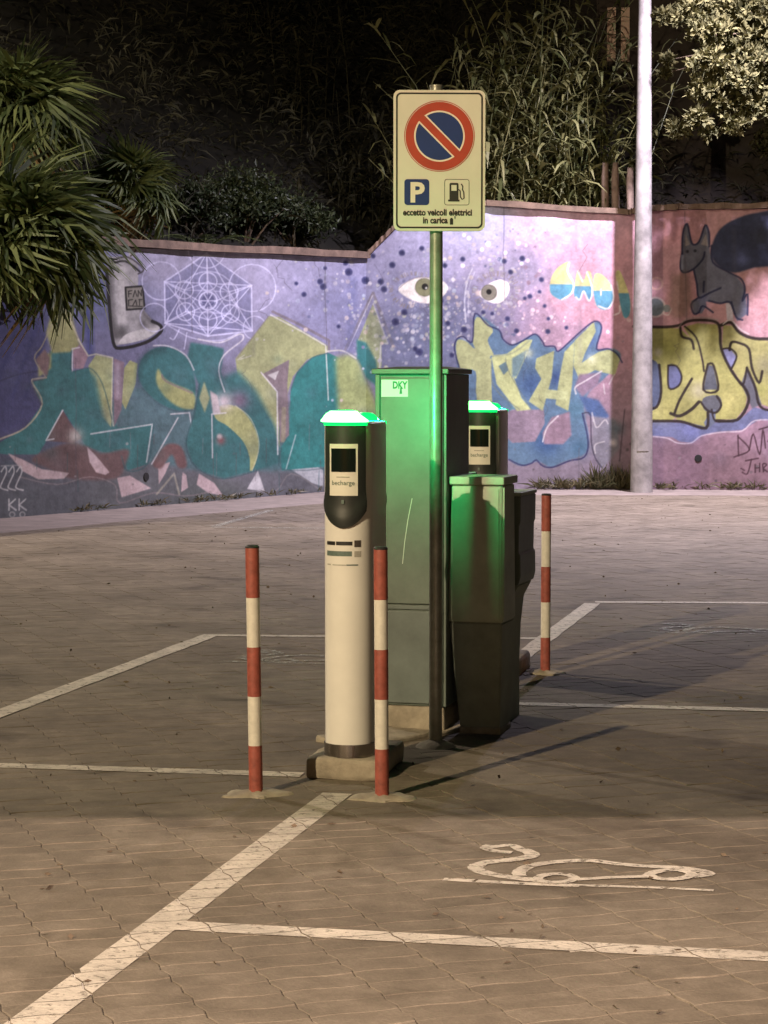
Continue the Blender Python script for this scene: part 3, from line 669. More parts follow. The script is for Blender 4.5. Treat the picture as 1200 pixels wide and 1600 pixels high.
poly([(768, 558), (792, 553), (820, 531), (832, 531), (824, 552), (806, 592), (802, 588), (815, 622), (830, 640), (808, 642), (776, 600)], (182, 190, 126), 1); poly([(779, 572), (790, 565), (795, 578), (787, 586)], (90, 120, 130), 1)
poly([(800, 560), (826, 545), (808, 588), (800, 590)], (104, 134, 140), 2)
stroke([(770, 556), (800, 552), (828, 532)], 3, (150, 160, 120), .9); stroke([(768, 565), (772, 605), (812, 640)], 1.6, (110, 122, 110), .8); stroke([(790, 560), (797, 585), (830, 640)], 1.4, (110, 122, 110), .7)
poly([(838, 560), (866, 548), (862, 590), (848, 642), (826, 627), (846, 592), (836, 575)], YG, 1); poly([(882, 550), (898, 533), (894, 600), (888, 642), (868, 632), (874, 590)], YG, 1); poly([(853, 608), (888, 612), (886, 626), (850, 622)], (178, 186, 130), 1)
poly([(898, 532), (928, 503), (931, 518), (914, 552), (909, 567), (935, 550), (956, 545), (969, 560), (961, 586), (942, 582), (930, 578), (905, 592), (896, 572)], YG, 1); blob(925, 562, 9, (210, 212, 170), .8); blob(826, 552, 9, (206, 210, 170), .7)
poly([(905, 618), (935, 625), (952, 650), (942, 664), (918, 646)], (66, 92, 146), 3); poly([(905, 585), (940, 582), (935, 600), (910, 620), (898, 605)], (132, 108, 134), 3); poly([(925, 650), (962, 655), (968, 700), (940, 735), (925, 700)], (126, 122, 140), 3); blob(965, 670, 14, (70, 92, 110), .7)
stroke([(940, 580), (915, 595), (899, 605), (900, 615)], 2.2, WHT, .8); stroke([(925, 645), (932, 668), (945, 656), (950, 662)], 2, WHT, .7); stroke([(944, 690), (930, 695), (930, 708)], 2, WHT, .7); stroke([(943, 600), (945, 615)], 1.8, WHT, .7); stroke([(960, 585), (952, 600)], 2, WHT, .7); disc(958, 692, 5, (200, 190, 200), .8, 3)
stroke([(718, 575), (710, 545), (714, 530), (724, 526), (738, 534), (742, 490), (762, 508), (780, 516), (786, 530), (800, 539), (818, 532), (836, 522), (848, 534), (852, 541), (866, 541), (872, 549), (890, 534), (905, 520), (929, 502), (940, 512), (932, 545), (950, 545), (964, 553), (972, 566)], 2.4, NV, .9)
stroke([(795, 718), (815, 727), (830, 724), (838, 719), (848, 728), (864, 730), (890, 720), (913, 714), (919, 690), (910, 646)], 2.4, NV, .9); stroke([(910, 646), (922, 648), (924, 690), (930, 715), (940, 730)], 2, (50, 48, 70), .8); stroke([(976, 640), (972, 680), (968, 720)], 2, (60, 50, 62), .6)
# right piece
DY = (160, 156, 84)
poly([(1000, 655), (1100, 664), (1160, 652), (1178, 636), (1240, 652), (1400, 652), (1400, 665), (1220, 658), (1185, 656), (1160, 672), (1120, 675), (1098, 680), (1082, 692), (1062, 690), (1050, 683), (1000, 680)], (98, 104, 148), 1.5)
stroke([(1000, 681), (1040, 684), (1058, 692), (1080, 692), (1096, 681), (1130, 675), (1160, 673), (1180, 657), (1220, 657)], 2, (196, 180, 196), .8); blob(1080, 675, 16, (112, 120, 186), .7)
poly([(990, 511), (1062, 513), (1090, 538), (1100, 578), (1096, 610), (1070, 640), (1050, 657), (990, 659)], DY, 1)
poly([(1068, 511), (1090, 505), (1121, 507), (1127, 545), (1150, 590), (1168, 615), (1165, 636), (1150, 655), (1118, 656), (1112, 634), (1103, 667), (1055, 655), (1095, 602), (1098, 560)], DY, 1)
poly([(1130, 508), (1145, 509), (1165, 528), (1205, 533), (1400, 533), (1400, 645), (1215, 640), (1190, 632), (1172, 592), (1160, 600), (1145, 578), (1128, 545)], (166, 160, 92), 1)
for x, y, r_, c in ((1045, 545, 22, (132, 132, 62)), (1030, 640, 20, (196, 188, 104)), (1140, 625, 22, (198, 190, 108)), (1108, 540, 18, (150, 144, 74)), (1092, 610, 18, (190, 182, 150)), (1150, 540, 16, (198, 190, 120)), (1195, 570, 20, (140, 134, 100)), (1190, 610, 16, (160, 160, 80)), (1028, 550, 8, (205, 196, 180))): blob(x, y, r_, c, .75)
spoly([(1044, 572), (1057, 572), (1065, 588), (1060, 603), (1046, 606)], (98, 104, 152)); spoly([(1012, 568), (1029, 570), (1033, 615), (1025, 637), (1012, 637)], (80, 90, 120)); poly([(1106, 570), (1115, 572), (1122, 609), (1099, 609)], (82, 86, 98), .5); spoly([(1099, 622), (1122, 618), (1128, 634), (1115, 645), (1100, 640)], (88, 90, 100)); poly([(1130, 545), (1142, 546), (1151, 558), (1142, 578), (1131, 560)], (132, 134, 186), .5); poly([(1158, 600), (1167, 574), (1180, 600), (1190, 632), (1175, 638)], (92, 92, 106), 1)
poly([(1112, 640), (1118, 640), (1118, 660), (1104, 672), (1100, 660)], (96, 104, 130), 1)
BK = (40, 30, 30)
for s_, w in (([(990, 510), (1040, 511), (1062, 508), (1075, 502), (1095, 500), (1118, 503), (1125, 515), (1127, 545), (1145, 583), (1166, 610), (1169, 630), (1152, 656), (1120, 657)], 4.5), ([(1063, 512), (1066, 526), (1080, 531), (1084, 545)], 4), ([(1070, 510), (1088, 528), (1097, 560), (1100, 580)], 3), ([(1127, 508), (1142, 504), (1156, 520), (1180, 529), (1215, 529), (1300, 529)], 5), ([(1140, 547), (1143, 535), (1155, 536), (1170, 545), (1175, 575), (1186, 598), (1191, 580)], 4), ([(1130, 545), (1142, 545), (1151, 557), (1142, 578)], 3), ([(990, 658), (1050, 658), (1070, 660), (1103, 669), (1106, 645)], 4.5), ([(1081, 592), (1062, 625), (1054, 646)], 4), ([(1048, 646), (1062, 650), (1080, 640), (1092, 628)], 5), ([(1044, 571), (1057, 572), (1065, 588), (1060, 603), (1045, 606), (1044, 571)], 3), ([(1106, 569), (1115, 571), (1122, 609), (1099, 609), (1106, 569)], 3.4), ([(1095, 628), (1104, 640), (1118, 645), (1127, 633), (1120, 619)], 3.4), ([(1030, 570), (1033, 612), (1026, 636), (1012, 637)], 4), ([(1167, 575), (1180, 605), (1188, 635), (1215, 642), (1300, 645)], 4), ([(1145, 580), (1160, 602), (1167, 574)], 3), ([(1112, 640), (1118, 658), (1140, 658)], 3)): stroke(s_, w, BK, .9)
stroke([(1060, 512), (1072, 499), (1096, 496), (1122, 500)], 2, (150, 146, 146), .6); stroke([(1130, 506), (1142, 500), (1156, 514), (1170, 522)], 2, (212, 200, 205), .8)
# fox
FX = (104, 106, 132); FN = (40, 44, 82)
spoly([(1112, 385), (1125, 358), (1150, 342), (1185, 332), (1240, 330), (1250, 405), (1180, 418), (1150, 426), (1128, 420), (1113, 404)], (52, 58, 92), 2); blob(1160, 405, 14, (86, 96, 156), .8); blob(1190, 370, 20, (46, 50, 66), .7)
spoly([(1066, 396), (1068, 360), (1074, 352), (1082, 380), (1092, 378), (1104, 352), (1109, 380), (1110, 398), (1126, 420), (1150, 432), (1163, 450), (1162, 474), (1130, 473), (1100, 471), (1091, 466), (1087, 440), (1082, 422), (1066, 426), (1062, 415)], FX, 1)
poly([(1080, 470), (1102, 464), (1104, 478), (1096, 490), (1084, 490)], FX, 1); poly([(1138, 470), (1164, 455), (1168, 490), (1152, 502), (1144, 484)], FX, 1); poly([(1134, 474), (1144, 474), (1146, 500), (1136, 500)], (190, 180, 200), 1)
for s_ in ([(1066, 400), (1067, 365), (1074, 350), (1081, 380), (1092, 378), (1102, 352), (1108, 365), (1108, 385)], [(1066, 395), (1063, 415), (1068, 426), (1084, 420), (1098, 405), (1101, 394)], [(1084, 422), (1089, 445), (1092, 465), (1108, 458), (1126, 450)], [(1112, 384), (1114, 410), (1140, 426), (1158, 436), (1164, 452), (1160, 470), (1168, 460), (1168, 492)], [(1100, 440), (1099, 456)], [(1108, 470), (1125, 474), (1140, 472), (1148, 490)], [(1090, 466), (1080, 475), (1084, 490), (1092, 488), (1098, 478), (1114, 488)], [(1143, 472), (1150, 495), (1160, 500)]): stroke(s_, 3, FN, .9)
disc(1074, 393, 2.4, (50, 50, 70)); disc(1086, 392, 2.4, (50, 50, 70)); poly([(1071, 365), (1078, 382), (1070, 385)], (150, 140, 150), 1); poly([(1103, 365), (1107, 385), (1095, 382)], (150, 140, 150), 1); stroke([(1066, 400), (1066, 420)], 4, (150, 156, 190), .7)
poly([(1052, 330), (1066, 325), (1056, 380), (1048, 375)], (140, 88, 100), 4, .6); poly([(1050, 430), (1075, 425), (1082, 470), (1075, 495), (1050, 498), (1046, 470)], (140, 108, 100), 6, .7)
# tag bottom right
TB = (62, 36, 46)
for s_ in ([(1153, 680), (1154, 712)], [(1153, 682), (1171, 703), (1147, 714)], [(1171, 703), (1177, 678), (1187, 710), (1192, 672), (1196, 700)], [(1186, 671), (1200, 667)], [(1200, 690), (1208, 672), (1214, 700)], [(1165, 720), (1185, 716)], [(1174, 718), (1168, 740), (1160, 738)], [(1180, 726), (1180, 738)], [(1187, 724), (1187, 737)], [(1180, 731), (1187, 731)], [(1193, 737), (1192, 725), (1198, 726), (1193, 732), (1199, 737)], [(1158, 732), (1163, 735)]): stroke(s_, 2.2, TB, .9, True, .7)
for x0_, y0_, y1_ in ((787, 322, 470), (508, 405, 540), (1070, 330, 500), (300, 400, 520), (118, 560, 800), (905, 700, 768)):
    x_ = x0_; pts_ = []
    for q in range(7): pts_.append((x_, y0_+(y1_-y0_)*q/6)); x_ += random.uniform(-1.2, 1.2)
    stroke(pts_, 1.3, (84, 78, 90), .5, False, .7)
for k in range(16):
    x_, y_ = random.uniform(0, 1250), random.uniform(340, 760); pts_ = []
    for q in range(6): pts_.append((x_, y_)); x_ += random.uniform(-9, 12); y_ += random.uniform(2, 14)
    stroke(pts_, .9, (70, 66, 76), .45, False, .6)
for k in range(90):
    x_, y_ = random.uniform(-100, 1300), random.uniform(690, 800); disc(x_, y_, random.uniform(.8, 2.6), random.choice(((96, 92, 96), (150, 144, 148), (70, 66, 70))), random.uniform(.3, .7), .8)
# general weathering: vertical streaks and grime towards the foot, fine mottling
def noise2(sx, sy, seed):
    r2 = np.random.default_rng(seed); h, w = int(CH/sy)+3, int(CW/sx)+3; gN = r2.random((h, w))
    a = yy/sy; c = xx/sx; i = a.astype(int); j = c.astype(int); fa = a-i; fc = c-j; fa = fa*fa*(3-2*fa); fc = fc*fc*(3-2*fc)
    return gN[i, j]*(1-fa)*(1-fc)+gN[i+1, j]*fa*(1-fc)+gN[i, j+1]*(1-fa)*fc+gN[i+1, j+1]*fa*fc
mott = .86+.14*noise2(60, 60, 1)+.12*(noise2(14, 14, 2)-.5)+.10*(noise2(5, 5, 3)-.5)+.05*(noise2(10, 160, 4)-.5)
canvas *= mott[..., None]
for k in range(40):
    x = random.uniform(-150, 1350); y = random.uniform(330, 420); stroke([(x, y), (x+random.uniform(-2, 2), y+random.uniform(40, 160))], random.uniform(2, 7), (96, 90, 104), random.uniform(.06, .22), False, 3)
grey_ = canvas.mean(-1, keepdims=True); canvas = grey_+(canvas-grey_)*.78
MURAL = np.clip(lin(np.clip(canvas, 0, 255))*np.array([1.0, 1.03, 1.0]), 0, .82)
def sample(px, py):
    i = np.clip((py-CY0)*SS-.5, 0, CH-1.001); j = np.clip((px-CX0)*SS-.5, 0, CW-1.001); a = i.astype(int); c = j.astype(int); fa = (i-a)[:, None]; fc = (j-c)[:, None]
    return MURAL[a, c]*(1-fa)*(1-fc)+MURAL[a+1, c]*fa*(1-fc)+MURAL[a, c+1]*(1-fa)*fc+MURAL[a+1, c+1]*fa*fc

# ================================================================== WALL
mm = bpy.data.materials.new('mural_paint'); mm.use_nodes = True; MATS['mural_paint'] = mm
nt = mm.node_tree; bb = nt.nodes['Principled BSDF']; bb.inputs['Roughness'].default_value = .8; bb.inputs['Specular IOR Level'].default_value = .25
at = nt.nodes.new('ShaderNodeAttribute'); at.attribute_name = 'paint'; nt.links.new(at.outputs['Color'], bb.inputs['Base Color'])
n2 = nt.nodes.new('ShaderNodeTexNoise'); n2.inputs['Scale'].default_value = 14; n2.inputs['Detail'].default_value = 7
gg = nt.nodes.new('ShaderNodeNewGeometry'); nt.links.new(gg.outputs['Position'], n2.inputs['Vector'])
bp = nt.nodes.new('ShaderNodeBump'); bp.inputs['Strength'].default_value = .35; bp.inputs['Distance'].default_value = .02; nt.links.new(n2.outputs['Fac'], bp.inputs['Height']); nt.links.new(bp.outputs[0], bb.inputs['Normal'])

def on_wall(px, py, A, B):
    """point where the sight line meets the vertical plane through A, B; also distance along"""
    r = ray(px, py); d = B-A
    den = r.x*d.y-r.y*d.x; t = (A.x*d.y-A.y*d.x)/den
    P = Vector((r.x*t, r.y*t, EYE+r.z*t)); s = ((P.x-A.x)*d.x+(P.y-A.y)*d.y)/d.length
    return P, s
wall = thing('retaining_wall', 'long concrete retaining wall covered in a colourful graffiti mural', 'wall')
topL = [(0, 3.36)]
for px, py in ((185, 384), (572, 402)):
    P, s = on_wall(px, py, WL0, WC); topL.append((s, P.z))
LL = (WC-WL0).length; LR = (WR1-WC).length
zc = topL[-1][1]; topL = [(0, topL[1][1]-.05), (topL[1][0], topL[1][1]), (LL, zc)]
topR = [(0, zc)]
for px, py in ((612, 362), (660, 312), (760, 320), (982, 334), (1000, 329), (1060, 326), (1200, 324)):
    P, s = on_wall(px, py, WC, WR1); topR.append((s, P.z))
topR.append((LR, topR[-1][1]))
def build_wall(A, B, top, d0, d1, dx=.0115, ny=330, th=.35):
    d = (B-A); L_ = d.length; d = d/L_; nn = Vector((d.y, -d.x))
    s = np.concatenate([np.arange(0, d0, .06), np.arange(d0, d1, dx), np.arange(d1, L_, .06), [L_]]); nx = len(s); tz = np.interp(s, [t[0] for t in top], [t[1] for t in top])
    T = np.linspace(0, 1, ny)
    S = np.repeat(s[:, None], ny, 1); Z = tz[:, None]*T[None, :]-.02
    X = A.x+d.x*S; Y = A.y+d.y*S
    V = np.stack([X, Y, Z], -1).reshape(-1, 3)
    # picture position of each point on the canvas
    rel = V-np.array([0, 0, EYE]); fz = rel@np.array(CF[:]); pxx = 600+FPX*rel[:, 0]/fz; pyy = 800-FPX*(rel@np.array(CU[:]))/fz
    C = sample(pxx, pyy)
    idx = np.arange(nx*ny).reshape(nx, ny)
    Fq = np.stack([idx[:-1, :-1], idx[1:, :-1], idx[1:, 1:], idx[:-1, 1:]], -1).reshape(-1, 4)
    n0 = len(V)
    back = [];  # closing body behind the painted face
    ks = [int(round(k)) for k in np.linspace(0, nx-1, 40)]
    for k in ks:
        p = Vector((X[k, 0], Y[k, 0])); q = p-nn*th
        back += [(p.x, p.y, tz[k]-.02), (q.x, q.y, tz[k]-.02), (q.x, q.y, -.02)]
    Fb = []
    for i in range(len(ks)-1):
        o_ = n0+3*i; Fb += [(o_, o_+3, o_+4, o_+1), (o_+1, o_+4, o_+5, o_+2)]
    Vall = np.concatenate([V, np.array(back)]); Call = np.concatenate([C, np.full((len(back), 3), .2)])
    me = bpy.data.meshes.new('painted_face'); me.from_pydata(Vall.tolist(), [], Fq.tolist()+Fb); me.update()
    ca = me.color_attributes.new('paint', 'FLOAT_COLOR', 'POINT'); ca.data.foreach_set('color', np.concatenate([Call, np.ones((len(Call), 1))], 1).astype(np.float32).ravel())
    return link('painted_face', me, 'mural_paint', wall)
build_wall(WL0, WC, topL, 3.6, LL); build_wall(WC, WR1, topR, 0, 6.9)
# weathered coping, in lengths
def coping(A, B, s0, z0, s1, z1, th=.10, over=.09, n=10):
    d = (B-A).normalized(); nn = Vector((d.y, -d.x)); b = MB(); vs = []; fs = []
    for k in range(n+1):
        t = k/n; s = s0+(s1-s0)*t; z = z0+(z1-z0)*t-.018+random.uniform(-.006, .006); p = A+d*s; f = p+nn*(over+random.uniform(-.012, .012)); q = p-nn*.4
        vs += [(f.x, f.y, z), (f.x, f.y, z+th*random.uniform(.85, 1.1)), (q.x, q.y, z+th*1.2), (q.x, q.y, z)]
    for k in range(n):
        o_ = 4*k
        for j in range(4): fs.append((o_+j, o_+4+j, o_+4+(j+1) % 4, o_+(j+1) % 4))
    fs += [(0, 1, 2, 3), (4*n+3, 4*n+2, 4*n+1, 4*n)]
    b.add(vs, fs); return fixnormals(b.build('coping', 'coping', wall))
i = lambda top, s: float(np.interp(s, [t[0] for t in top], [t[1] for t in top]))
e = [0, 3.2, 6.4, 9.4, LL]
for a_, c_ in zip(e[:-1], e[1:]): coping(WL0, WC, a_+.006, i(topL, a_), c_-.006, i(topL, c_))
sR = [t[0] for t in topR]
for a_, c_ in zip(sR[:-1], sR[1:]):
    if c_-a_ > .15: coping(WC, WR1, a_+.004, i(topR, a_), c_-.004, i(topR, c_), th=.085)
# weep-hole pipes
for px, py, A, B in ((228, 745, WL0, WC), (1091, 716, WC, WR1)):
    P, s = on_wall(px, py, A, B); d = (B-A).normalized(); nn = Vector((d.y, -d.x, 0)); b = MB()
    ring = []
    a3 = Vector((d.x, d.y, 0)); n = 14
    for r_, off in ((.055, .012), (.042, .014), (.040, -.12)):
        ring += [P+nn*off+(a3*math.cos(2*math.pi*k/n)+Vector((0, 0, 1))*math.sin(2*math.pi*k/n))*r_ for k in range(n)]
    ring += [P+nn*0+(a3*math.cos(2*math.pi*k/n)+Vector((0, 0, 1))*math.sin(2*math.pi*k/n))*.056 for k in range(n)]
    fs = [(k, (k+1) % n, n+(k+1) % n, n+k) for k in range(n)]+[(3*n+k, 3*n+(k+1) % n, (k+1) % n, k) for k in range(n)]+[tuple(n+k for k in range(n))]
    b.add(ring, fs); b.build('drain_pipe', 'pipe', wall)

# ================================================================== CHARGING STATIONS
def stadium(w, L_, n=16):
    r = w/2; h = L_/2-r; pts = []
    for k in range(n+1): a = math.pi+math.pi*k/n; pts.append((r*math.cos(a), -h+r*math.sin(a)))
    for k in range(n+1): a = math.pi*k/n; pts.append((r*math.cos(a), h+r*math.sin(a)))
    return pts
SW, SL, SH = .20, .42, 1.355
def shell(b, f0, f1, zlo, zhi, rad, n=18, mi=0, nz=6, flip=1, thick=.004, bulge=None):
    """curved plate hugging the front of the column; f = angle from straight ahead, zlo/zhi may be functions of f"""
    r0 = SW/2; h = SL/2-r0
    def P(f, z, r):
        a = abs(f)
        if a <= math.pi/2: return (math.sin(f)*r, flip*(-h-math.cos(f)*r), z)
        ext = (a-math.pi/2)*r0; return (math.copysign(r, f), flip*(-h+ext), z)
    vs = []; fs = []
    for i_ in range(n+1):
        f = f0+(f1-f0)*i_/n; lo = zlo(f) if callable(zlo) else zlo; hi = zhi(f) if callable(zhi) else zhi
        for j in range(nz+1):
            z = lo+(hi-lo)*j/nz; r = rad+(bulge(f, z) if bulge else 0); vs.append(P(f, z, r))
        vs.append(P(f, hi, rad-thick)); vs.append(P(f, lo, rad-thick))
    m = nz+3
    for i_ in range(n):
        for j in range(m): fs.append((i_*m+j, (i_+1)*m+j, (i_+1)*m+(j+1) % m, i_*m+(j+1) % m))
    fs += [tuple(range(m)), tuple(reversed(range(n*m, n*m+m)))]
    b.add(vs, fs, mi)
def curved_text(body, size, zc_, parent, matn, flip=1):
    me = text_mesh(body, size, bold=.0); r = SW/2+.0115; h = SL/2-SW/2
    for v in me.vertices:
        f = v.co.x/r; v.co = (math.sin(f)*r, -h-math.cos(f)*r, zc_+v.co.y)
    return link('lettering', me, matn, parent)
def make_station(label, loc, rz):
    t = thing('charging_station', label, 'charging station', loc, rz, 'green lit charging columns')
    b = MB(); b.prism(stadium(SW+.008, SL+.008), 0, .052); b.build('base_ring', 'steel', t, True)
    b = MB(); o_ = stadium(SW, SL); b.prism(o_, .052, SH-.02, top=False, bot=False)
    b.prism(o_, SH-.02, SH-.004, bot=False, top=False, scale_top=.985); b.prism([(x*.985, y*.985) for x, y in o_], SH-.004, SH, bot=False, scale_top=.95)
    b.build('body', 'station_white', t, True)
    for flip in (1, -1):
        b = MB(); low_ = lambda f: .932+.068*(abs(f)/.92)**2
        shell(b, -.92, .92, low_, SH-.008, SW/2+.006, n=30, nz=18, flip=flip, thick=.008, bulge=lambda f, z: .008*math.exp(-((z-low_(f)-.03)/.035)**2))
        fp = fixnormals(b.build('front_panel', 'station_black', t, True))
        b = MB(); shell(b, -.56, .56, 1.062, 1.27, SW/2+.0095, n=10, nz=2, flip=flip); fixnormals(b.build('display_plate', 'display_white', fp, True))
        b = MB(); shell(b, -.47, .47, 1.158, 1.252, SW/2+.0115, n=8, nz=2, flip=flip); fixnormals(b.build('screen', 'screen_dark', fp, True))
        if flip == 1:
            curved_text('becharge', .027, 1.105, fp, 'print_grey')
            b = MB(); shell(b, -.25, .25, 1.135, 1.139, SW/2+.011, n=4, nz=1); fixnormals(b.build('printed_line', 'print_pale', fp))
            b = MB(); shell(b, -.05, .05, 1.03, 1.045, SW/2+.0115, n=4, nz=1); fixnormals(b.build('printed_logo', 'print_grey', fp))
        # glowing status lens, thick at the nose and thin along the flank
        r = SW/2+.012; h = SL/2-SW/2; ns = 28; vs = []; fs = []; rq = 1. if flip == 1 else .60
        prof = ((0, .0), (.93*rq, .0), (1.03*rq, .18), (1.05*rq, .48), (1.0*rq, .78), (.84*rq, .96), (.5*rq, 1.03), (0, 1.05))
        arc = [-1.02+2.04*k/ns for k in range(ns+1)]
        for f in arc:
            a = abs(f); tk = (.048 if flip == 1 else .034)*max(.25, 1-max(0, a-.62)*1.9)
            for q, zz in prof:
                if a <= math.pi/2: x, y = math.sin(f)*r*q, -h-math.cos(f)*r*q*1.28
                else: x, y = math.copysign(r*q, f), -h+(a-math.pi/2)*SW/2
                if q == 0: x, y = 0, -h-.01
                vs.append((x, flip*y, SH+.002+tk*zz))
        m = len(prof)
        for k in range(ns):
            for j in range(m): fs.append((k*m+j, (k+1)*m+j, (k+1)*m+(j+1) % m, k*m+(j+1) % m))
        fs += [tuple(range(m)), tuple(reversed(range(ns*m, ns*m+m)))]
        b = MB(); b.add(vs, fs); lens = fixnormals(b.build('status_lens', ['led_green' if flip == 1 else 'led_green_strong', 'led_halo'], t, True))
        lens.data.polygons.foreach_set('material_index', [0 if (p_.index < ns*m and p_.index % m in ((1, 2, 3, 4) if flip == 1 else (2, 3))) else 1 for p_ in lens.data.polygons])  # outer lens faces carry the halo glow, the middle band is the lamp
        b = MB(); shell(b, -.98, .98, SH-.012, SH+.001, SW/2+.010, n=24, nz=1, flip=flip, thick=.01); fixnormals(b.build('lens_halo', 'led_halo', lens, True))  # glowing band in place of the halo below the lens
    # printed stickers under the panel
    for f0, f1, z0, z1, mn in ((-.86, -.36, .862, .877, 'print_black'), (-.32, .36, .862, .877, 'print_black'), (.44, .72, .855, .882, 'print_brown'), (-.86, .34, .818, .838, 'print_grey'), (.44, .72, .815, .838, 'print_pale'), (-.82, -.6, .780, .785, 'print_pale'), (-.5, .1, .780, .784, 'print_pale'), (.12, .6, .780, .785, 'print_grey')):
        b = MB(); shell(b, f0, f1, z0, z1, SW/2+.0012, n=6, nz=1, thick=.0005); fixnormals(b.build('sticker', mn, t))
    return t
THM = -math.atan2(md.x, md.y)      # stations face back along the painted line
fwd = Vector((md.x, md.y, 0))
S1 = AT(537, 1188, 8.73)+fwd*.21; S1.z = .09
S2c = AT(770, 640, 11.9)
S2 = Vector((.56, 11.92, .105))
make_station('white charging column with a glowing green top, standing between two striped bollards', S1, THM)
make_station('farther charging column with glowing green top, half hidden behind grey cabinets', S2, THM)
# concrete footings of the columns
def footing(name, label, c, sx, sy, h, rz, seed, cat='footing'):
    b = MB(); b.box(-sx/2, sx/2, -sy/2, sy/2, 0, h, bev=.018); o = b.build(name, 'concrete'); roughen(o, .006, 4, seed)
    o.location = c; o.rotation_euler = (0, 0, rz); return tag(o, label, cat)
footing('concrete_footing', 'low rough concrete block under the white charging column', S1+Vector((.0, .03, -.093)), .305, .50, .092, THM, 3)
footing('concrete_footing', 'low concrete block under the charging column behind the cabinets', S2+Vector((0, .03, -.108)), .40, .66, .107, THM, 8)

# ================================================================== BOLLARDS
def make_bollard(label, base, h, r, lean=(0, 0), caps=True, seed=0):
    t = thing('bollard', label, 'bollard', base, random.uniform(-.5, .5), 'red and white bollards'); t.rotation_euler = (lean[1], lean[0], 0)
    n = 5
    for k in range(n):
        z0 = h*k/n; z1 = h*(k+1)/n; b = MB(); rr = r+(0.0006 if k % 2 == 0 else 0)
        b.tube([(0, 0, z0-(.03 if k == 0 else 0)), (0, 0, z0+.002), (0, 0, z1-.002), (0, 0, z1)], [rr*.995, rr, rr, rr*.995], 20, cap=(k in (0, 4)))
        b.build('red_band' if k % 2 == 0 else 'white_band', 'bollard_red' if k % 2 == 0 else 'bollard_white', t, True)
    b = MB(); b.tube([(0, 0, h), (0, 0, h+.006), (0, 0, h+.011)], [r*1.03, r*1.05, r*.85], 20); b.build('cap', 'bollard_cap', t, True)
    b = MB(); m = 26; vs = []; 
    for q, z in ((1, -.012), (.88, .004), (.6, .012), (.2, .016)):
        for k in range(m):
            a = 2*math.pi*k/m; w = 1+.16*math.sin(a*2+seed)+.10*math.sin(a*5+seed*2)+.05*math.sin(a*9+seed)
            vs.append((math.cos(a)*.125*q*(w if q > .3 else 1), math.sin(a)*.115*q*(w if q > .3 else 1), z+.004*math.sin(a*5+q*9)))
    fs = [(j*m+k, j*m+(k+1) % m, (j+1)*m+(k+1) % m, (j+1)*m+k) for j in range(3) for k in range(m)]+[tuple(range(3*m, 4*m))]
    b.add(vs, fs); b.build('concrete_patch', 'concrete', t, True)
    return t
bl = G(400, 1241); br = G(597, 1247); bf = G(852, 1051)
make_bollard('striped bollard standing alone, clear of the charging column', bl, .965, .0265, (-.012, 0), seed=1)
make_bollard('striped bollard overlapping the flank of the white charging column', br, .965, .0265, (-.006, 0), seed=2)
make_bollard('shaded striped bollard beside the farther cabinets', bf, .985, .0265, (.002, 0), seed=4)

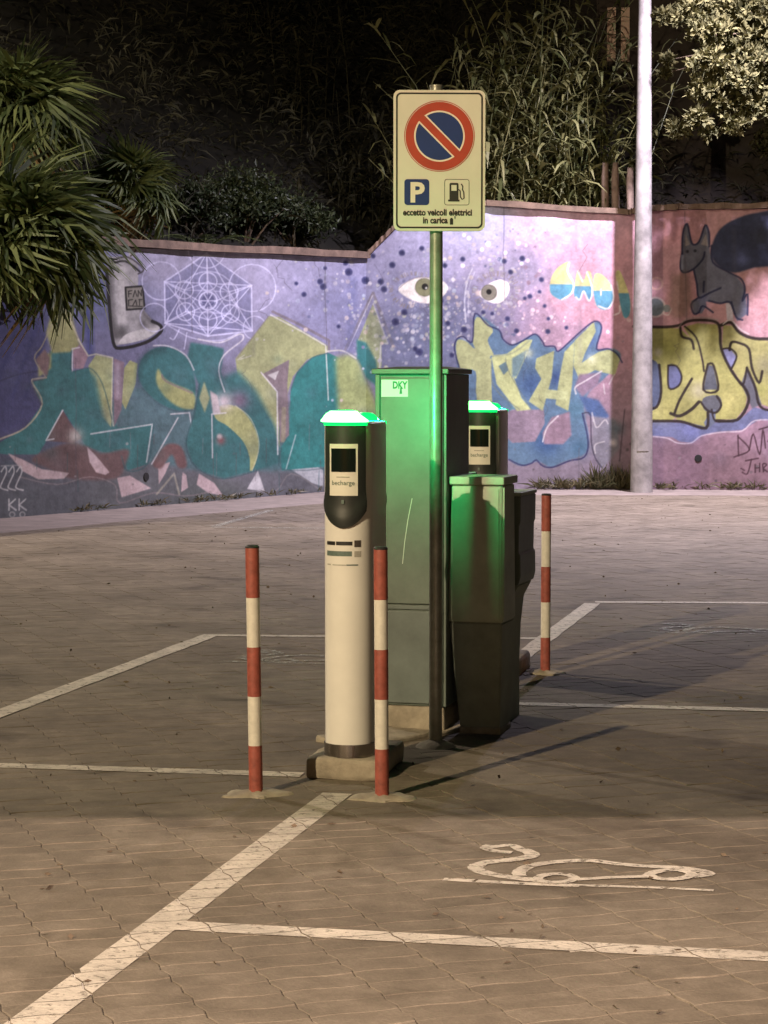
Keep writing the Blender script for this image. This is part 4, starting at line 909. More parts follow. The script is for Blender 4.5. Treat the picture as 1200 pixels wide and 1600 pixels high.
# ================================================================== TALL CABINET
def make_tall():
    rz = THM-R(2); base = AT(697, 1105, 9.86); W, Dp = .335, .46
    t = thing('utility_cabinet', 'tall grey green utility cabinet with a pale sticker, behind the sign pole', 'cabinet')
    ax = Vector((math.cos(rz), math.sin(rz), 0)); ay = Vector((-math.sin(rz), math.cos(rz), 0))
    corner = Vector((base.x, base.y, 0)); c = corner-ax*W/2+ay*Dp/2
    t.location = c; t.rotation_euler = (0, 0, rz)
    zb = base.z; x0, x1, y0, y1 = -W/2, W/2, -Dp/2, Dp/2; ztop = 1.645
    b = MB(); b.box(x0, x1, y0+.012, y1, zb, ztop, bev=.004); b.build('body', 'cabinet', t)
    zs = .575
    b = MB(); b.box(x0+.026, x1-.034, y0-.002, y0+.011, zs+.022, ztop-.018, bev=.003); d1 = b.build('door', 'cabinet', t)
    b = MB(); b.box(x0+.026, x1-.034, y0-.002, y0+.011, zb+.012, zs-.012, bev=.003); b.build('lower_door', 'cabinet_low', t)
    b = MB(); b.box(x0+.026, x1-.034, y0+.002, y0+.011, zs-.004, zs+.014, bev=.002); b.build('rail', 'cabinet_low', t)
    for xa, xb in ((x0, x0+.021), (x1-.028, x1-.017), (x1-.013, x1)):
        b = MB(); b.box(xa, xb, y0, y0+.0115, zb, ztop-.002, bev=.003); b.build('corner_post', 'cabinet', t)
    b = MB(); b.box(x0-.014, x1+.012, y0-.016, y1+.012, ztop+.001, ztop+.024, bev=.004); vs_top = b
    vs_top.add([(x0-.012, y0-.014, ztop+.0245), (x1+.010, y0-.014, ztop+.0245), (x1+.010, y1+.01, ztop+.0245), (x0-.012, y1+.01, ztop+.0245), (x0+.05, 0, ztop+.036), (x1-.05, 0, ztop+.036)], [(0, 1, 5, 4), (2, 3, 4, 5), (1, 2, 5), (3, 0, 4)])
    b.build('lid', 'cabinet', t)
    b = MB(); b.box(x0+.03, x0+.155, y0-.0032, y0-.0025, ztop-.103, ztop-.026); st = b.build('sticker', 'sticker', d1)
    me = text_mesh('DKY', .045, 'LEFT', .002); 
    for v in me.vertices: v.co = (x0+.083+v.co.x*.75, y0-.0036, ztop-.065+v.co.y)
    link('lettering', me, 'print_green', d1)
    b = MB(); b.add([(x0+.115, y0-.0036, ztop-.09), (x0+.128, y0-.0036, ztop-.09), (x0+.126, y0-.0036, ztop-.06), (x0+.119, y0-.0036, ztop-.06)], [(0, 1, 2, 3)]); b.build('marker_smear', 'print_green', d1)
    b = MB(); pts = [(x0+.175, 1.08), (x0+.155, .98), (x0+.140, .88), (x0+.130, .78)]
    for (xa, za), (xb, zb_) in zip(pts[:-1], pts[1:]): b.add([(xa-.0016, y0-.0026, za), (xa+.0016, y0-.0026, za), (xb+.0016, y0-.0026, zb_), (xb-.0016, y0-.0026, zb_)], [(0, 1, 2, 3)])
    b.build('scratch', 'scratch', d1)
    b = MB(); b.tube([(x1-.06, y0-.014, 1.02), (x1-.06, y0-.002, 1.02)], .011, 14); b.build('lock', 'steel', d1, True)
    b = MB(); b.box(x0+.01, x1-.008, y0+.012, y1-.02, 0, zb-.002, bev=.012); o = b.build('concrete_plinth', 'concrete', t); roughen(o, .006, 4, 11)
    return t
make_tall()

# ================================================================== SMALL CABINETS
def make_small():
    rz = THM-R(3); W, Dp = .235, .26
    t = thing('meter_cabinet', 'waist high pale grey cabinet with an overhanging lid lit green on top', 'cabinet')
    c = AT(783, 1146, 9.84); ax = Vector((math.cos(rz), math.sin(rz), 0)); ay = Vector((-math.sin(rz), math.cos(rz), 0))
    cc = Vector((c.x, c.y, 0))-ax*W/2+ay*Dp/2; t.location = cc; t.rotation_euler = (0, 0, rz)
    x0, x1, y0, y1 = -W/2, W/2, -Dp/2, Dp/2; zt = 1.172; zm = .515
    def tap(b, xa, xb, ya, yb, z0, za, k0, k1):  # tapering box: k = widening at the foot
        vs = [(xa-k0, ya-k1, z0), (xb+k0*.4, ya-k1, z0), (xb+k0*.4, yb, z0), (xa-k0, yb, z0), (xa, ya, za), (xb, ya, za), (xb, yb, za), (xa, yb, za)]
        b.add(vs, [(3, 2, 1, 0), (4, 5, 6, 7), (0, 1, 5, 4), (1, 2, 6, 5), (2, 3, 7, 6), (3, 0, 4, 7)])
    def bevel(o, w):
        bm = bmesh.new(); bm.from_mesh(o.data); bmesh.ops.recalc_face_normals(bm, faces=bm.faces[:]); bmesh.ops.bevel(bm, geom=bm.edges[:], offset=w, segments=2, affect='EDGES'); bm.to_mesh(o.data); bm.free(); return o
    b = MB(); tap(b, x0, x1, y0, y1, zm, zt-.03, .018, .0); bevel(b.build('body', 'cabinet_pale', t), .006)
    b = MB(); tap(b, x0+.012, x1-.012, y0-.006, y0+.01, zm+.015, zt-.045, .012, 0); bevel(b.build('door', 'cabinet_pale', t), .003)
    b = MB(); b.box(x1+.001, x1+.010, y0+.012, y0+.026, zm+.02, zt-.04, bev=.002); b.build('hinge_rail', 'cabinet_pale', t)
    b = MB(); b.box(x0-.012, x1+.014, y0-.016, y1+.012, zt-.029, zt+.008, bev=.006); b.build('lid', 'cabinet_pale', t)
    b = MB(); tap(b, x0-.012, x1+.002, y0+.006, y1-.01, .02, zm-.002, -.045, -.03); bevel(b.build('pedestal', 'cabinet_pedestal', t), .006)
    b = MB(); b.box(x0+.03, x1-.01, y0+.02, y1, -.005, .03, bev=.008); o = b.build('concrete_plinth', 'concrete', t); roughen(o, .004, 4, 5)
    # second housing behind, its stepped flank shows to the right
    t2 = thing('meter_cabinet', 'stepped grey meter housing standing close behind the waist high cabinet', 'cabinet')
    t2.location = cc+ay*.36+ax*.0; t2.rotation_euler = (0, 0, rz)
    w2, d2 = .225, .34; xa, xb = -w2/2, w2/2
    prof = [(xa, .66), (xb+.012, .66), (xb+.022, .70), (xb+.020, .80), (xb+.012, .81), (xb+.014, .94), (xb+.02, .95), (xb+.022, 1.075), (xa, 1.075)]
    b = MB(); n = len(prof); b.add([(x, -d2/2, z) for x, z in prof]+[(x, d2/2, z) for x, z in prof], [tuple(range(n)), tuple(reversed(range(n, 2*n)))]+[(k, (k+1) % n, n+(k+1) % n, n+k) for k in range(n)]); bevel(fixnormals(b.build('body', 'cabinet', t2)), .003)
    b = MB(); b.box(xa-.005, xb+.026, -d2/2-.006, d2/2+.006, 1.077, 1.094, bev=.004); b.build('lid', 'cabinet_pale', t2)
    prof = [(xa+.02, -.02), (xb-.05, -.02), (xb-.052, .25), (xb-.045, .45), (xb-.03, .585), (xb+.008, .658), (xa, .658)]
    b = MB(); n = len(prof); b.add([(x, -d2/2+.02, z) for x, z in prof]+[(x, d2/2-.02, z) for x, z in prof], [tuple(range(n)), tuple(reversed(range(n, 2*n)))]+[(k, (k+1) % n, n+(k+1) % n, n+k) for k in range(n)]); bevel(fixnormals(b.build('pedestal', 'cabinet_pedestal', t2)), .004)
    # slim dark housing in the gap between the two cabinets
    t3 = thing('junction_box', 'slim dark junction box in the gap beside the tall utility cabinet', 'box')
    p = AT(714, 740, 10.3); t3.location = (p.x+.02, p.y+.12, 0); t3.rotation_euler = (0, 0, rz)
    b = MB(); b.box(-.05, .05, -.10, .10, -.01, p.z-.02, bev=.005); b.build('body', 'cabinet_pedestal', t3)
    b = MB(); b.box(-.058, .058, -.108, .108, p.z-.019, p.z, bev=.004); b.build('lid', 'cabinet', t3)
make_small()

# low rubble and mortar around the foot of the cabinets
b = MB(); b.box(-.5, .45, -.16, .16, -.01, .035, bev=.015); o = b.build('concrete_footing', 'concrete'); roughen(o, .014, 6, 21)
o.location = (S2.x-.42, 9.95, -.012); o.rotation_euler = (0, 0, THM+R(62)); tag(o, 'low crumbling mortar kerb running beneath the cabinets', 'footing')

# ================================================================== SIGN
def make_sign():
    D = 9.56; pole_b = G(680.5, 1166); px = pole_b.x; py = pole_b.y
    c = AT(685, 251, py-.045)
    t = thing('parking_sign', 'cream no parking sign with electric vehicle notice on a grey pole', 'sign', (px, py, 0), R(1.5))
    b = MB(); b.tube([(0, 0, -.03), (0, 0, 1.), (0, 0, 2.), (0, 0, 2.888)], .0285, 24); b.tube([(0, 0, 2.888), (0, 0, 2.896)], .0305, 24)
    b.build('pole', 'galvanised', t, True)
    b = MB(); b.tube([(0, 0, -.01), (0, 0, .012), (0, 0, .03)], [.10, .075, .03], 18); o = b.build('concrete_patch', 'concrete', t, True)
    cx, cz = c.x-px+.003, c.z; W, H = .398, .606; y = -.047
    def rr(w, h, r, n=7):
        pts = []
        for (sx, sy, a0) in ((1, -1, -90), (1, 1, 0), (-1, 1, 90), (-1, -1, 180)):
            for k in range(n+1):
                a = R(a0+90*k/n); pts.append((sx*(w/2-r)+r*math.cos(a), sy*(h/2-r)+r*math.sin(a)))
        return pts
    def plate(name, outline, ox, oz, yy_, matn, par, th=.0, hole=None):
        b = MB(); n = len(outline)
        if hole is None:
            b.add([(cx+ox+x, yy_, cz+oz+z) for x, z in outline], [tuple(range(n))])
        else:
            b.add([(cx+ox+x, yy_, cz+oz+z) for x, z in outline]+[(cx+ox+x, yy_, cz+oz+z) for x, z in hole], [(k, (k+1) % n, n+(k+1) % n, n+k) for k in range(n)])
        if th:
            o_ = len(b.v); b.add([(cx+ox+x, yy_+th, cz+oz+z) for x, z in outline], [tuple(reversed(range(n)))], 1)
            b.f += [((k+1) % n, k, o_+k, o_+(k+1) % n) for k in range(n)]; b.m += [1]*n
        return b.build(name, [matn, 'sign_back'], par)
    board = plate('sign_board', rr(W, H, .028), 0, 0, y, 'sign_plate', t, .022)
    plate('border_line', rr(W-.022, H-.022, .022), 0, 0, y-.0012, 'sign_black', board, hole=rr(W-.036, H-.036, .017))
    zc_ = .105; R0 = .153
    def ring(r0, r1, n=56):
        return [(r0*math.cos(2*math.pi*k/n), r0*math.sin(2*math.pi*k/n)) for k in range(n)], [(r1*math.cos(2*math.pi*k/n), r1*math.sin(2*math.pi*k/n)) for k in range(n)]
    a, h = ring(R0, R0-.003); plate('ring_edge', a, 0, zc_, y-.0012, 'sign_red', board, hole=h)
    a, h = ring(R0-.006, .110); plate('red_ring', a, 0, zc_, y-.0014, 'sign_red', board, hole=h)
    a, h = ring(.110, .103); plate('white_ring', a, 0, zc_, y-.0016, 'sign_white', board, hole=h)
    a, _ = ring(.103, .1); plate('blue_disc', a, 0, zc_, y-.0013, 'sign_blue', board)
    def bar(hw, r_): return [(r_*math.cos(a_), r_*math.sin(a_)) for a_ in (math.asin(-hw/r_)+R(135), math.asin(hw/r_)+R(135), math.pi-math.asin(hw/r_)+R(135)+0, math.pi+math.asin(hw/r_)+R(135))]
    def bar(hw, r_):
        L_ = math.sqrt(r_*r_-hw*hw); u = (math.cos(R(135)), math.sin(R(135))); n_ = (-u[1], u[0])
        return [(u[0]*L_*s+n_[0]*hw*q, u[1]*L_*s+n_[1]*hw*q) for s, q in ((1, 1), (-1, 1), (-1, -1), (1, -1))][::-1]
    plate('white_slash', bar(.0225, .107), 0, zc_, y-.0019, 'sign_white', board); plate('red_slash', bar(.016, .113), 0, zc_, y-.0024, 'sign_red', board)
    plate('blue_square', rr(.108, .112, .014), -.098, -.136, y-.0012, 'sign_blue', board)
    def txt(s, size, x, z, matn, bold=0, sx=1.):
        me = text_mesh(s, size, 'CENTER', bold)
        for v in me.vertices: v.co = (cx+x+v.co.x*sx, y-.0020, cz+z+v.co.y)
        return link('lettering', me, matn, board)
    txt('P', .118, -.098, -.177, 'sign_white', .004, 1.05)
    plate('pump_frame', rr(.108, .112, .010), .076, -.136, y-.0012, 'sign_black', board, hole=rr(.104, .108, .009))
    # fuel pump pictogram
    pump = [(-.031, -.040), (.019, -.040), (.019, -.032), (.014, -.032), (.014, .036), (.010, .040), (-.021, .040), (-.025, .036), (-.025, -.032), (-.031, -.032)]
    plate('pump_body', pump[::1], .069, -.136, y-.0014, 'sign_black', board); plate('pump_window', [(-.017, .006), (.006, .006), (.006, .031), (-.017, .031)], .069, -.136, y-.0020, 'sign_plate', board)
    hose = [(.014, .012), (.021, .006), (.022, -.020), (.030, -.031), (.038, -.026), (.037, .000), (.031, .012), (.033, .024), (.026, .036)]
    b = MB(); P = [Vector(p) for p in hose]; vs = []
    for k, p in enumerate(P):
        d = (P[min(k+1, len(P)-1)]-P[max(k-1, 0)]).normalized(); n_ = Vector((-d.y, d.x))*.0026
        vs += [(cx+.069+p.x+n_.x, y-.0014, cz-.136+p.y+n_.y), (cx+.069+p.x-n_.x, y-.0014, cz-.136+p.y-n_.y)]
    b.add(vs, [(2*k, 2*k+1, 2*k+3, 2*k+2) for k in range(len(P)-1)]); b.build('pump_hose', 'sign_black', board)
    txt('eccetto veicoli elettrici', .0385, -.008, -.236, 'sign_black', .0013, .84); txt('in carica', .0385, -.018, -.270, 'sign_black', .0013, .84)
    plate('plug_symbol', [(.046, -.276), (.060, -.276), (.060, -.252), (.056, -.247), (.050, -.247), (.046, -.252)], 0, 0, y-.0014, 'sign_black', board); txt("'", .05, .068, -.275, 'sign_black')
    for dz in (.2, -.2):
        b = MB(); b.box(cx-.05, cx+.05, y+.0225, -.02, cz+dz-.015, cz+dz+.015); b.build('bracket', 'galvanised', t)
make_sign()

# ================================================================== STREET LAMPS
def make_lamp(label, base, lamp, r0, r1, glass, polemat='lamp_pole', tall=None, radius=.12, cone=R(172), blend=.12, aim=None):
    lp = Vector(lamp['pos']); base = Vector((base[0], base[1], 0)); h = lp.z+.35
    t = thing('street_lamp', label, 'street lamp', base)
    b = MB(); n = 14; b.tube([(0, 0, -.1)]+[(0, 0, h*k/n) for k in range(n+1)], [r0]+[r0+(r1-r0)*k/n for k in range(n+1)], 28); b.build('pole', polemat, t, True)
    rel = lp-base; d = Vector((rel.x, rel.y, 0)); dist = d.length; d.normalize()
    b = MB(); b.tube([(0, 0, h-.1), d*dist*.4+Vector((0, 0, h+.02)), d*(dist-.25)+Vector((0, 0, lp.z+.2))], [r1*.7, .04, .035], 12); b.build('arm', polemat, t, True)
    ang = math.atan2(d.y, d.x)
    b = MB(); b.box(-.38, .38, -.16, .16, .10, .22, bev=.03); o = b.build('lamp_head', 'lamp_housing', t); o.location = (rel.x, rel.y, lp.z); o.rotation_euler = (0, 0, ang)
    b = MB(); b.box(-.24, .24, -.12, .12, .085, .098); g_ = b.build('lamp_glass', glass, o)
    ld = bpy.data.lights.new('lamp_light', 'SPOT'); ld.energy = lamp['power']; ld.color = lamp['col']; ld.shadow_soft_size = radius; ld.spot_size = cone; ld.spot_blend = blend
    lo = bpy.data.objects.new('lamp_light', ld); COL.objects.link(lo); lo.parent = t; lo.location = (rel.x, rel.y, lp.z+.03)
    if aim is not None: lo.rotation_euler = (Vector(aim)-lp).to_track_quat('-Z', 'Y').to_euler()
    return t
pb = G(1001, 769.5)
make_lamp('tall tapering grey lamp pole standing against the graffiti wall', (pb.x, pb.y-.1), POLE, .165, .07, 'lamp_glass_cool', radius=.14, cone=R(150), blend=.8)
hp = [o_ for o_ in COL.objects if o_.name == 'street_lamp'][0]
b = MB()
for k in range(7):
    a0 = -2.1+.15*k
    b.add([(math.cos(a0)*.1665, math.sin(a0)*.1665, .62), (math.cos(a0+.15)*.1665, math.sin(a0+.15)*.1665, .62), (math.cos(a0+.15)*.162, math.sin(a0+.15)*.162, 1.02), (math.cos(a0)*.162, math.sin(a0)*.162, 1.02)], [(0, 1, 2, 3)])
b.build('access_hatch', 'lamp_pole', hp)
make_lamp('street lamp post behind the viewer on the near side of the car park', (-11.2, -6.6), KEY, .11, .05, 'lamp_glass_warm', radius=.09, aim=(2, 20, 2))
make_lamp('added street lamp post out of view, brightening the palms', (-11.6, 19.6), PALM_FILL, .11, .05, 'lamp_glass_warm', radius=.12)  # unseen extra lamp, placed for its light on the palms
# hooded floodlight behind the viewer; its hood cuts the beam off across the near paving
fp = Vector(FLOOD['pos']); t = thing('floodlight', 'hooded floodlight on a short post behind the viewer', 'floodlight', (fp.x, fp.y-.35, 0))
b = MB(); b.tube([(0, 0, 0), (0, 0, fp.z+.1)], .05, 14); b.build('post', 'galvanised', t, True)
cut = 7.96+.35-fp.y-.35; drop = fp.z/(7.96-fp.y); hl = .95
b = MB()
b.add([(-1.2, .2, .12), (1.2, .2, .12), (1.2, .35+hl, -hl*drop), (-1.2, .35+hl, -hl*drop), (-1.2, .2, .14), (1.2, .2, .14), (1.2, .35+hl, -hl*drop+.012), (-1.2, .35+hl, -hl*drop+.012)], [(3, 2, 1, 0), (4, 5, 6, 7), (0, 1, 5, 4), (1, 2, 6, 5), (2, 3, 7, 6), (3, 0, 4, 7)])
o = b.build('hood', 'lamp_housing', t); o.location = (0, 0, fp.z)
ld = bpy.data.lights.new('lamp_light', 'SPOT'); ld.energy = FLOOD['power']; ld.color = FLOOD['col']; ld.shadow_soft_size = .0016; ld.spot_size = R(150); ld.spot_blend = .4
lo = bpy.data.objects.new('lamp_light', ld); COL.objects.link(lo); lo.parent = t; lo.location = (0, .35, fp.z); lo.rotation_euler = (R(55), 0, 0)

# ================================================================== HILLSIDE AND FAR HOUSE
b = MB(); nx, ny = 60, 30; vs = []; fs = []
for i_ in range(nx+1):
    for j in range(ny+1):
        x = -40+80*i_/nx; v = j/ny
        y0 = 33.4 if x > -.27 else max(21.6, 33.4+(x+.27)*1.739)
        if x < -7.2: y0 = 21.3
        y = y0+.15+v*v*55
        run = y-y0
        z = 2.75+min(run, 1.2)*.5+max(0, run-1.2)*.62*(1-math.exp(-max(0, run-1.2)/3))+.5*math.sin(x*.5+run*.4)*min(1, run/4)
        vs.append((x, y, min(z, 26+.5*math.sin(x))))
for i_ in range(nx):
    for j in range(ny): k = i_*(ny+1)+j; fs.append((k, k+ny+1, k+ny+2, k+1))
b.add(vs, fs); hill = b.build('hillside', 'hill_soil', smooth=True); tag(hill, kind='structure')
def hill_z(x, y):
    y0 = 33.4 if x > -.27 else max(21.6, 33.4+(x+.27)*1.739)
    if x < -7.2: y0 = 21.3
    run = max(0, y-y0-.15)
    return 2.75+min(run, 1.2)*.5+max(0, run-1.2)*.62*(1-math.exp(-max(0, run-1.2)/3))+.5*math.sin(x*.5+run*.4)*min(1, run/4)

def make_house():
    D = 37.6; p = AT(947, 12, D); q = AT(984, 96, D)
    t = thing('house', 'dark house above the wall with one pale shuttered window', 'house', (0, 0, 0))
    b = MB(); b.box(p.x-.15, p.x+9, D+.1, D+7, 3, 15); b.build('wall', 'house_wall', t)
    b = MB(); b.box(p.x-.12, q.x+.14, D+.02, D+.095, q.z-.1, p.z+.12); b.build('window_frame', 'house_wall', t)
    w = (q.x-p.x)
    for k in (0, 1):
        xa = p.x+.02+k*(w*.5+.03); b = MB(); b.box(xa, xa+w*.5-.06, D-.03, D+.015, q.z, p.z)
        for s in range(14): zz = q.z+(p.z-q.z)*(s+.5)/14; b.box(xa+.02, xa+w*.5-.08, D-.045, D-.031, zz-.02, zz+.02)
        b.build('shutter', 'shutter', t)
    b = MB(); b.box(p.x-.3, p.x+9.2, D-.1, D+7.2, 15.01, 15.3); b.build('roof', 'house_wall', t)
make_house()
for k, px in enumerate((946, 962, 985)):
    pt = AT(px, 254 if k < 2 else 262, 33.3); b = MB(); zb = 3.5
    b.tube([(0, 0, zb), (.01, 0, zb+.4), (-.005, 0, pt.z-.2), (0, 0, pt.z)], [.07, .062, .058, .045], 9); o = b.build('fence_post', 'post_wood'); roughen(o, .008, 1, k)
    o.location = (pt.x, pt.y, 0); tag(o, 'short weathered wooden post standing behind the wall beside the lamp pole', 'post', 'posts behind the wall')

# ================================================================== VEGETATION
def leaf_cloud(pts, dirs, L_, W_, fold=.25, droop=.0):
    """one folded lance-shaped leaf (4 triangles) per point, vectorised"""
    n = len(pts); pts = np.asarray(pts); d = np.asarray(dirs); d = d/np.linalg.norm(d, axis=1, keepdims=True)
    up = rng.normal(size=(n, 3)); s = np.cross(d, up); s /= np.linalg.norm(s, axis=1, keepdims=True)+1e-9; nn = np.cross(s, d)
    L_ = np.asarray(L_).reshape(-1, 1)*np.ones((n, 1)); W_ = np.asarray(W_).reshape(-1, 1)*np.ones((n, 1))
    mid = pts+d*L_*.45; tip = pts+d*L_+np.array([[0, 0, -1]])*L_*droop
    V = np.stack([pts, mid+s*W_/2+nn*W_*fold, tip, mid-s*W_/2+nn*W_*fold, mid], 1).reshape(-1, 3)
    o_ = np.arange(n)*5
    F = np.concatenate([np.stack([o_, o_+1, o_+4], 1), np.stack([o_+1, o_+2, o_+4], 1), np.stack([o_+4, o_+2, o_+3], 1), np.stack([o_, o_+4, o_+3], 1)])
    return V, F
def cloud_obj(name, V, F, matn, parent=None):
    me = bpy.data.meshes.new(name); me.from_pydata(V.tolist(), [], F.tolist()); me.update(); return link(name, me, matn, parent)

# fan palms
def make_frond(seed, n=30, L_=.56, pet=.42, spread=R(125), curl=.22):
    rs = random.Random(seed); b = MB()
    b.tube([(0, 0, 0), (pet*.5, 0, .03), (pet, 0, .01)], [.012, .009, .006], 5, cap=False)
    for k in range(n):
        a = -spread+2*spread*k/(n-1); l = L_*(1-.28*(abs(a)/spread)**2)*rs.uniform(.9, 1.08); a += rs.gauss(0, .025)
        dx, dy = math.cos(a), math.sin(a); w = .030; px, py = -dy, dx; vs = []
        fall = rs.uniform(.6, 1.7)*curl
        for q in (0, .35, .7, 1.0):
            z = .01+.05*math.sin(q*2)-fall*q*q*l*(1.2 if q > .8 else 1)-abs(a)*.03*q
            ww = w*(.35+1.0*q if q < .4 else 1.2*(1.02-q)/.65+.08); rfold = .45*ww*(1 if k % 2 else -1)
            c = (pet+dx*l*q, dy*l*q, z); vs += [(c[0]+px*ww, c[1]+py*ww, z+rfold), (c[0]-px*ww, c[1]-py*ww, z-rfold)]
        b.add(vs, [(2*j, 2*j+1, 2*j+3, 2*j+2) for j in range(3)])
    return b
FR = [make_frond(s, curl=c).build('frond', 'palm_leaf').data for s, c in ((1, .15), (2, .3), (3, .55))]
FD = [make_frond(s, n=22, curl=.9).build('frond', 'palm_dry').data for s in (9,)]
for o in [o for o in COL.objects if o.name.startswith('frond') and o.parent is None]: bpy.data.objects.remove(o)
def make_palm(label, crown, foot, scale, n, seed, rt=.11, dry=2):
    rs = random.Random(seed); t = thing('palm_tree', label, 'palm', foot)
    rel = Vector(crown)-Vector(foot); b = MB(); m = 12; pts = []; rad = []
    for k in range(m+1):
        q = k/m; pts.append((rel.x*q*q, rel.y*q*q, rel.z*q)); rad.append(rt*(1.15-.2*q)*(1+.12*(k % 2)))
    b.tube(pts, rad, 12); o = b.build('trunk', 'bark', t, True)
    for k in range(n+dry):
        el = math.asin(max(-.75, min(1, -.62+1.6*((k+.5)/n)))) if k < n else rs.uniform(-1.25, -.7)
        az = k*2.39996+rs.uniform(-.25, .25)
        o = bpy.data.objects.new('frond', (FR[rs.randrange(3)] if k < n else FD[0])); COL.objects.link(o); o.parent = t
        o.location = rel+Vector((0, 0, rs.uniform(-.08, .1))); s_ = scale*rs.uniform(.85, 1.12); o.scale = (s_, s_, s_)
        o.rotation_euler = (Matrix.Rotation(az, 3, 'Z') @ Matrix.Rotation(-el, 3, 'Y') @ Matrix.Rotation(rs.gauss(0, .5), 3, 'X')).to_euler()
    return t
c = AT(28, 185, 27.7); make_palm('tall fan palm with a dense rounded crown above the wall', c, (c.x-.25, c.y+.4, hill_z(c.x-.25, c.y+.4)-.2), 1.12, 48, 1, dry=3)
c = AT(22, 385, 24.8); make_palm('low dark fan palm whose crown hangs in front of the mural', c, (c.x-1.1, c.y-.7, 0), 1.3, 58, 2, dry=1)
c = AT(205, 296, 29.4); make_palm('small fan palm rising just behind the coping', c, (c.x, c.y+.2, hill_z(c.x, c.y+.2)-.2), .78, 34, 3, rt=.08, dry=2)

# feather-leaved seedling behind the coping
def pinnate(label, base, n, L_, seed):
    rs = random.Random(seed); t = thing('feather_palm', label, 'palm', base); 
    for k in range(n):
        az = k*6.28/n+rs.uniform(-.3, .3); b = MB(); P = []
        for q in range(13):
            u = q/12; P.append(Vector((math.cos(az)*L_*u*(.55+.3*u), math.sin(az)*L_*u*(.55+.3*u), L_*(.85*u-.62*u*u))))
        b.tube(P, [.010*(1-.7*q/12) for q in range(13)], 5, cap=False)
        for q in range(2, 13):
            d = (P[q]-P[q-1]).normalized(); s_ = d.cross(Vector((0, 0, 1))).normalized()
            for sg in (-1, 1):
                l = .26*L_*(1.1-abs(q/12-.5)); tip = P[q]+(s_*sg*.8+d*.65+Vector((0, 0, -.15))).normalized()*l; w = d*.010
                b.add([P[q]-w, P[q]+w, tip], [(0, 1, 2)])
        b.build('frond', 'palm_leaf', t)
p = AT(318, 372, 31.2); pinnate('young feather leaved palm peeping over the low coping', (p.x, p.y, p.z-.25), 9, .95, 5)

# shrubs behind the low wall
def make_shrub(label, c, rx, rz, n, matn, seed, L_=.10, W_=.045):
    rs = np.random.default_rng(seed); t = thing('shrub', label, 'shrub', (c[0], c[1], c[2]-rz), group='shrubs behind the low wall')
    nc = 22; cc = rs.normal(size=(nc, 3)); cc /= np.linalg.norm(cc, axis=1, keepdims=True); cc *= rs.uniform(.35, 1, (nc, 1)); cc[:, 2] = np.abs(cc[:, 2])*.9-.15
    k = rs.integers(0, nc, n); p = cc[k]*np.array([rx*.8, rx*.6, rz])+rs.normal(size=(n, 3))*np.array([rx, rx, rz])*.16+np.array([0, 0, rz])
    d = rs.normal(size=(n, 3))+np.array([0, -.3, .3]); V, F = leaf_cloud(p, d, rs.uniform(.6, 1.3, n)*L_, rs.uniform(.7, 1.2, n)*W_)
    cloud_obj('foliage', V, F, matn, t)
    b = MB()
    for j in range(5): b.tube([(0, 0, -.1), (float(cc[j, 0])*rx*.4, float(cc[j, 1])*rx*.3, rz*.5), (float(cc[j, 0])*rx*.8, float(cc[j, 1])*rx*.6, rz*(.9+float(cc[j, 2])*.6))], [.025, .016, .006], 5)
    b.build('stem', 'bark', t)
for lab, px, py, D, rx, rz, n in (('low dark green shrub just right of the small fan palm', 290, 330, 32.0, .75, .55, 2600), ('broad leafy shrub spilling over the middle of the low coping', 380, 318, 33.0, .95, .70, 3600), ('rounded shrub near the step in the wall', 462, 345, 34.0, .75, .55, 2400), ('taller dim shrub at the back of the slope beyond the low wall', 330, 265, 36.0, 1.2, .9, 3600)):
    p = AT(px, py, D); make_shrub(lab, p, rx, rz, n, 'hedge_leaf', px)

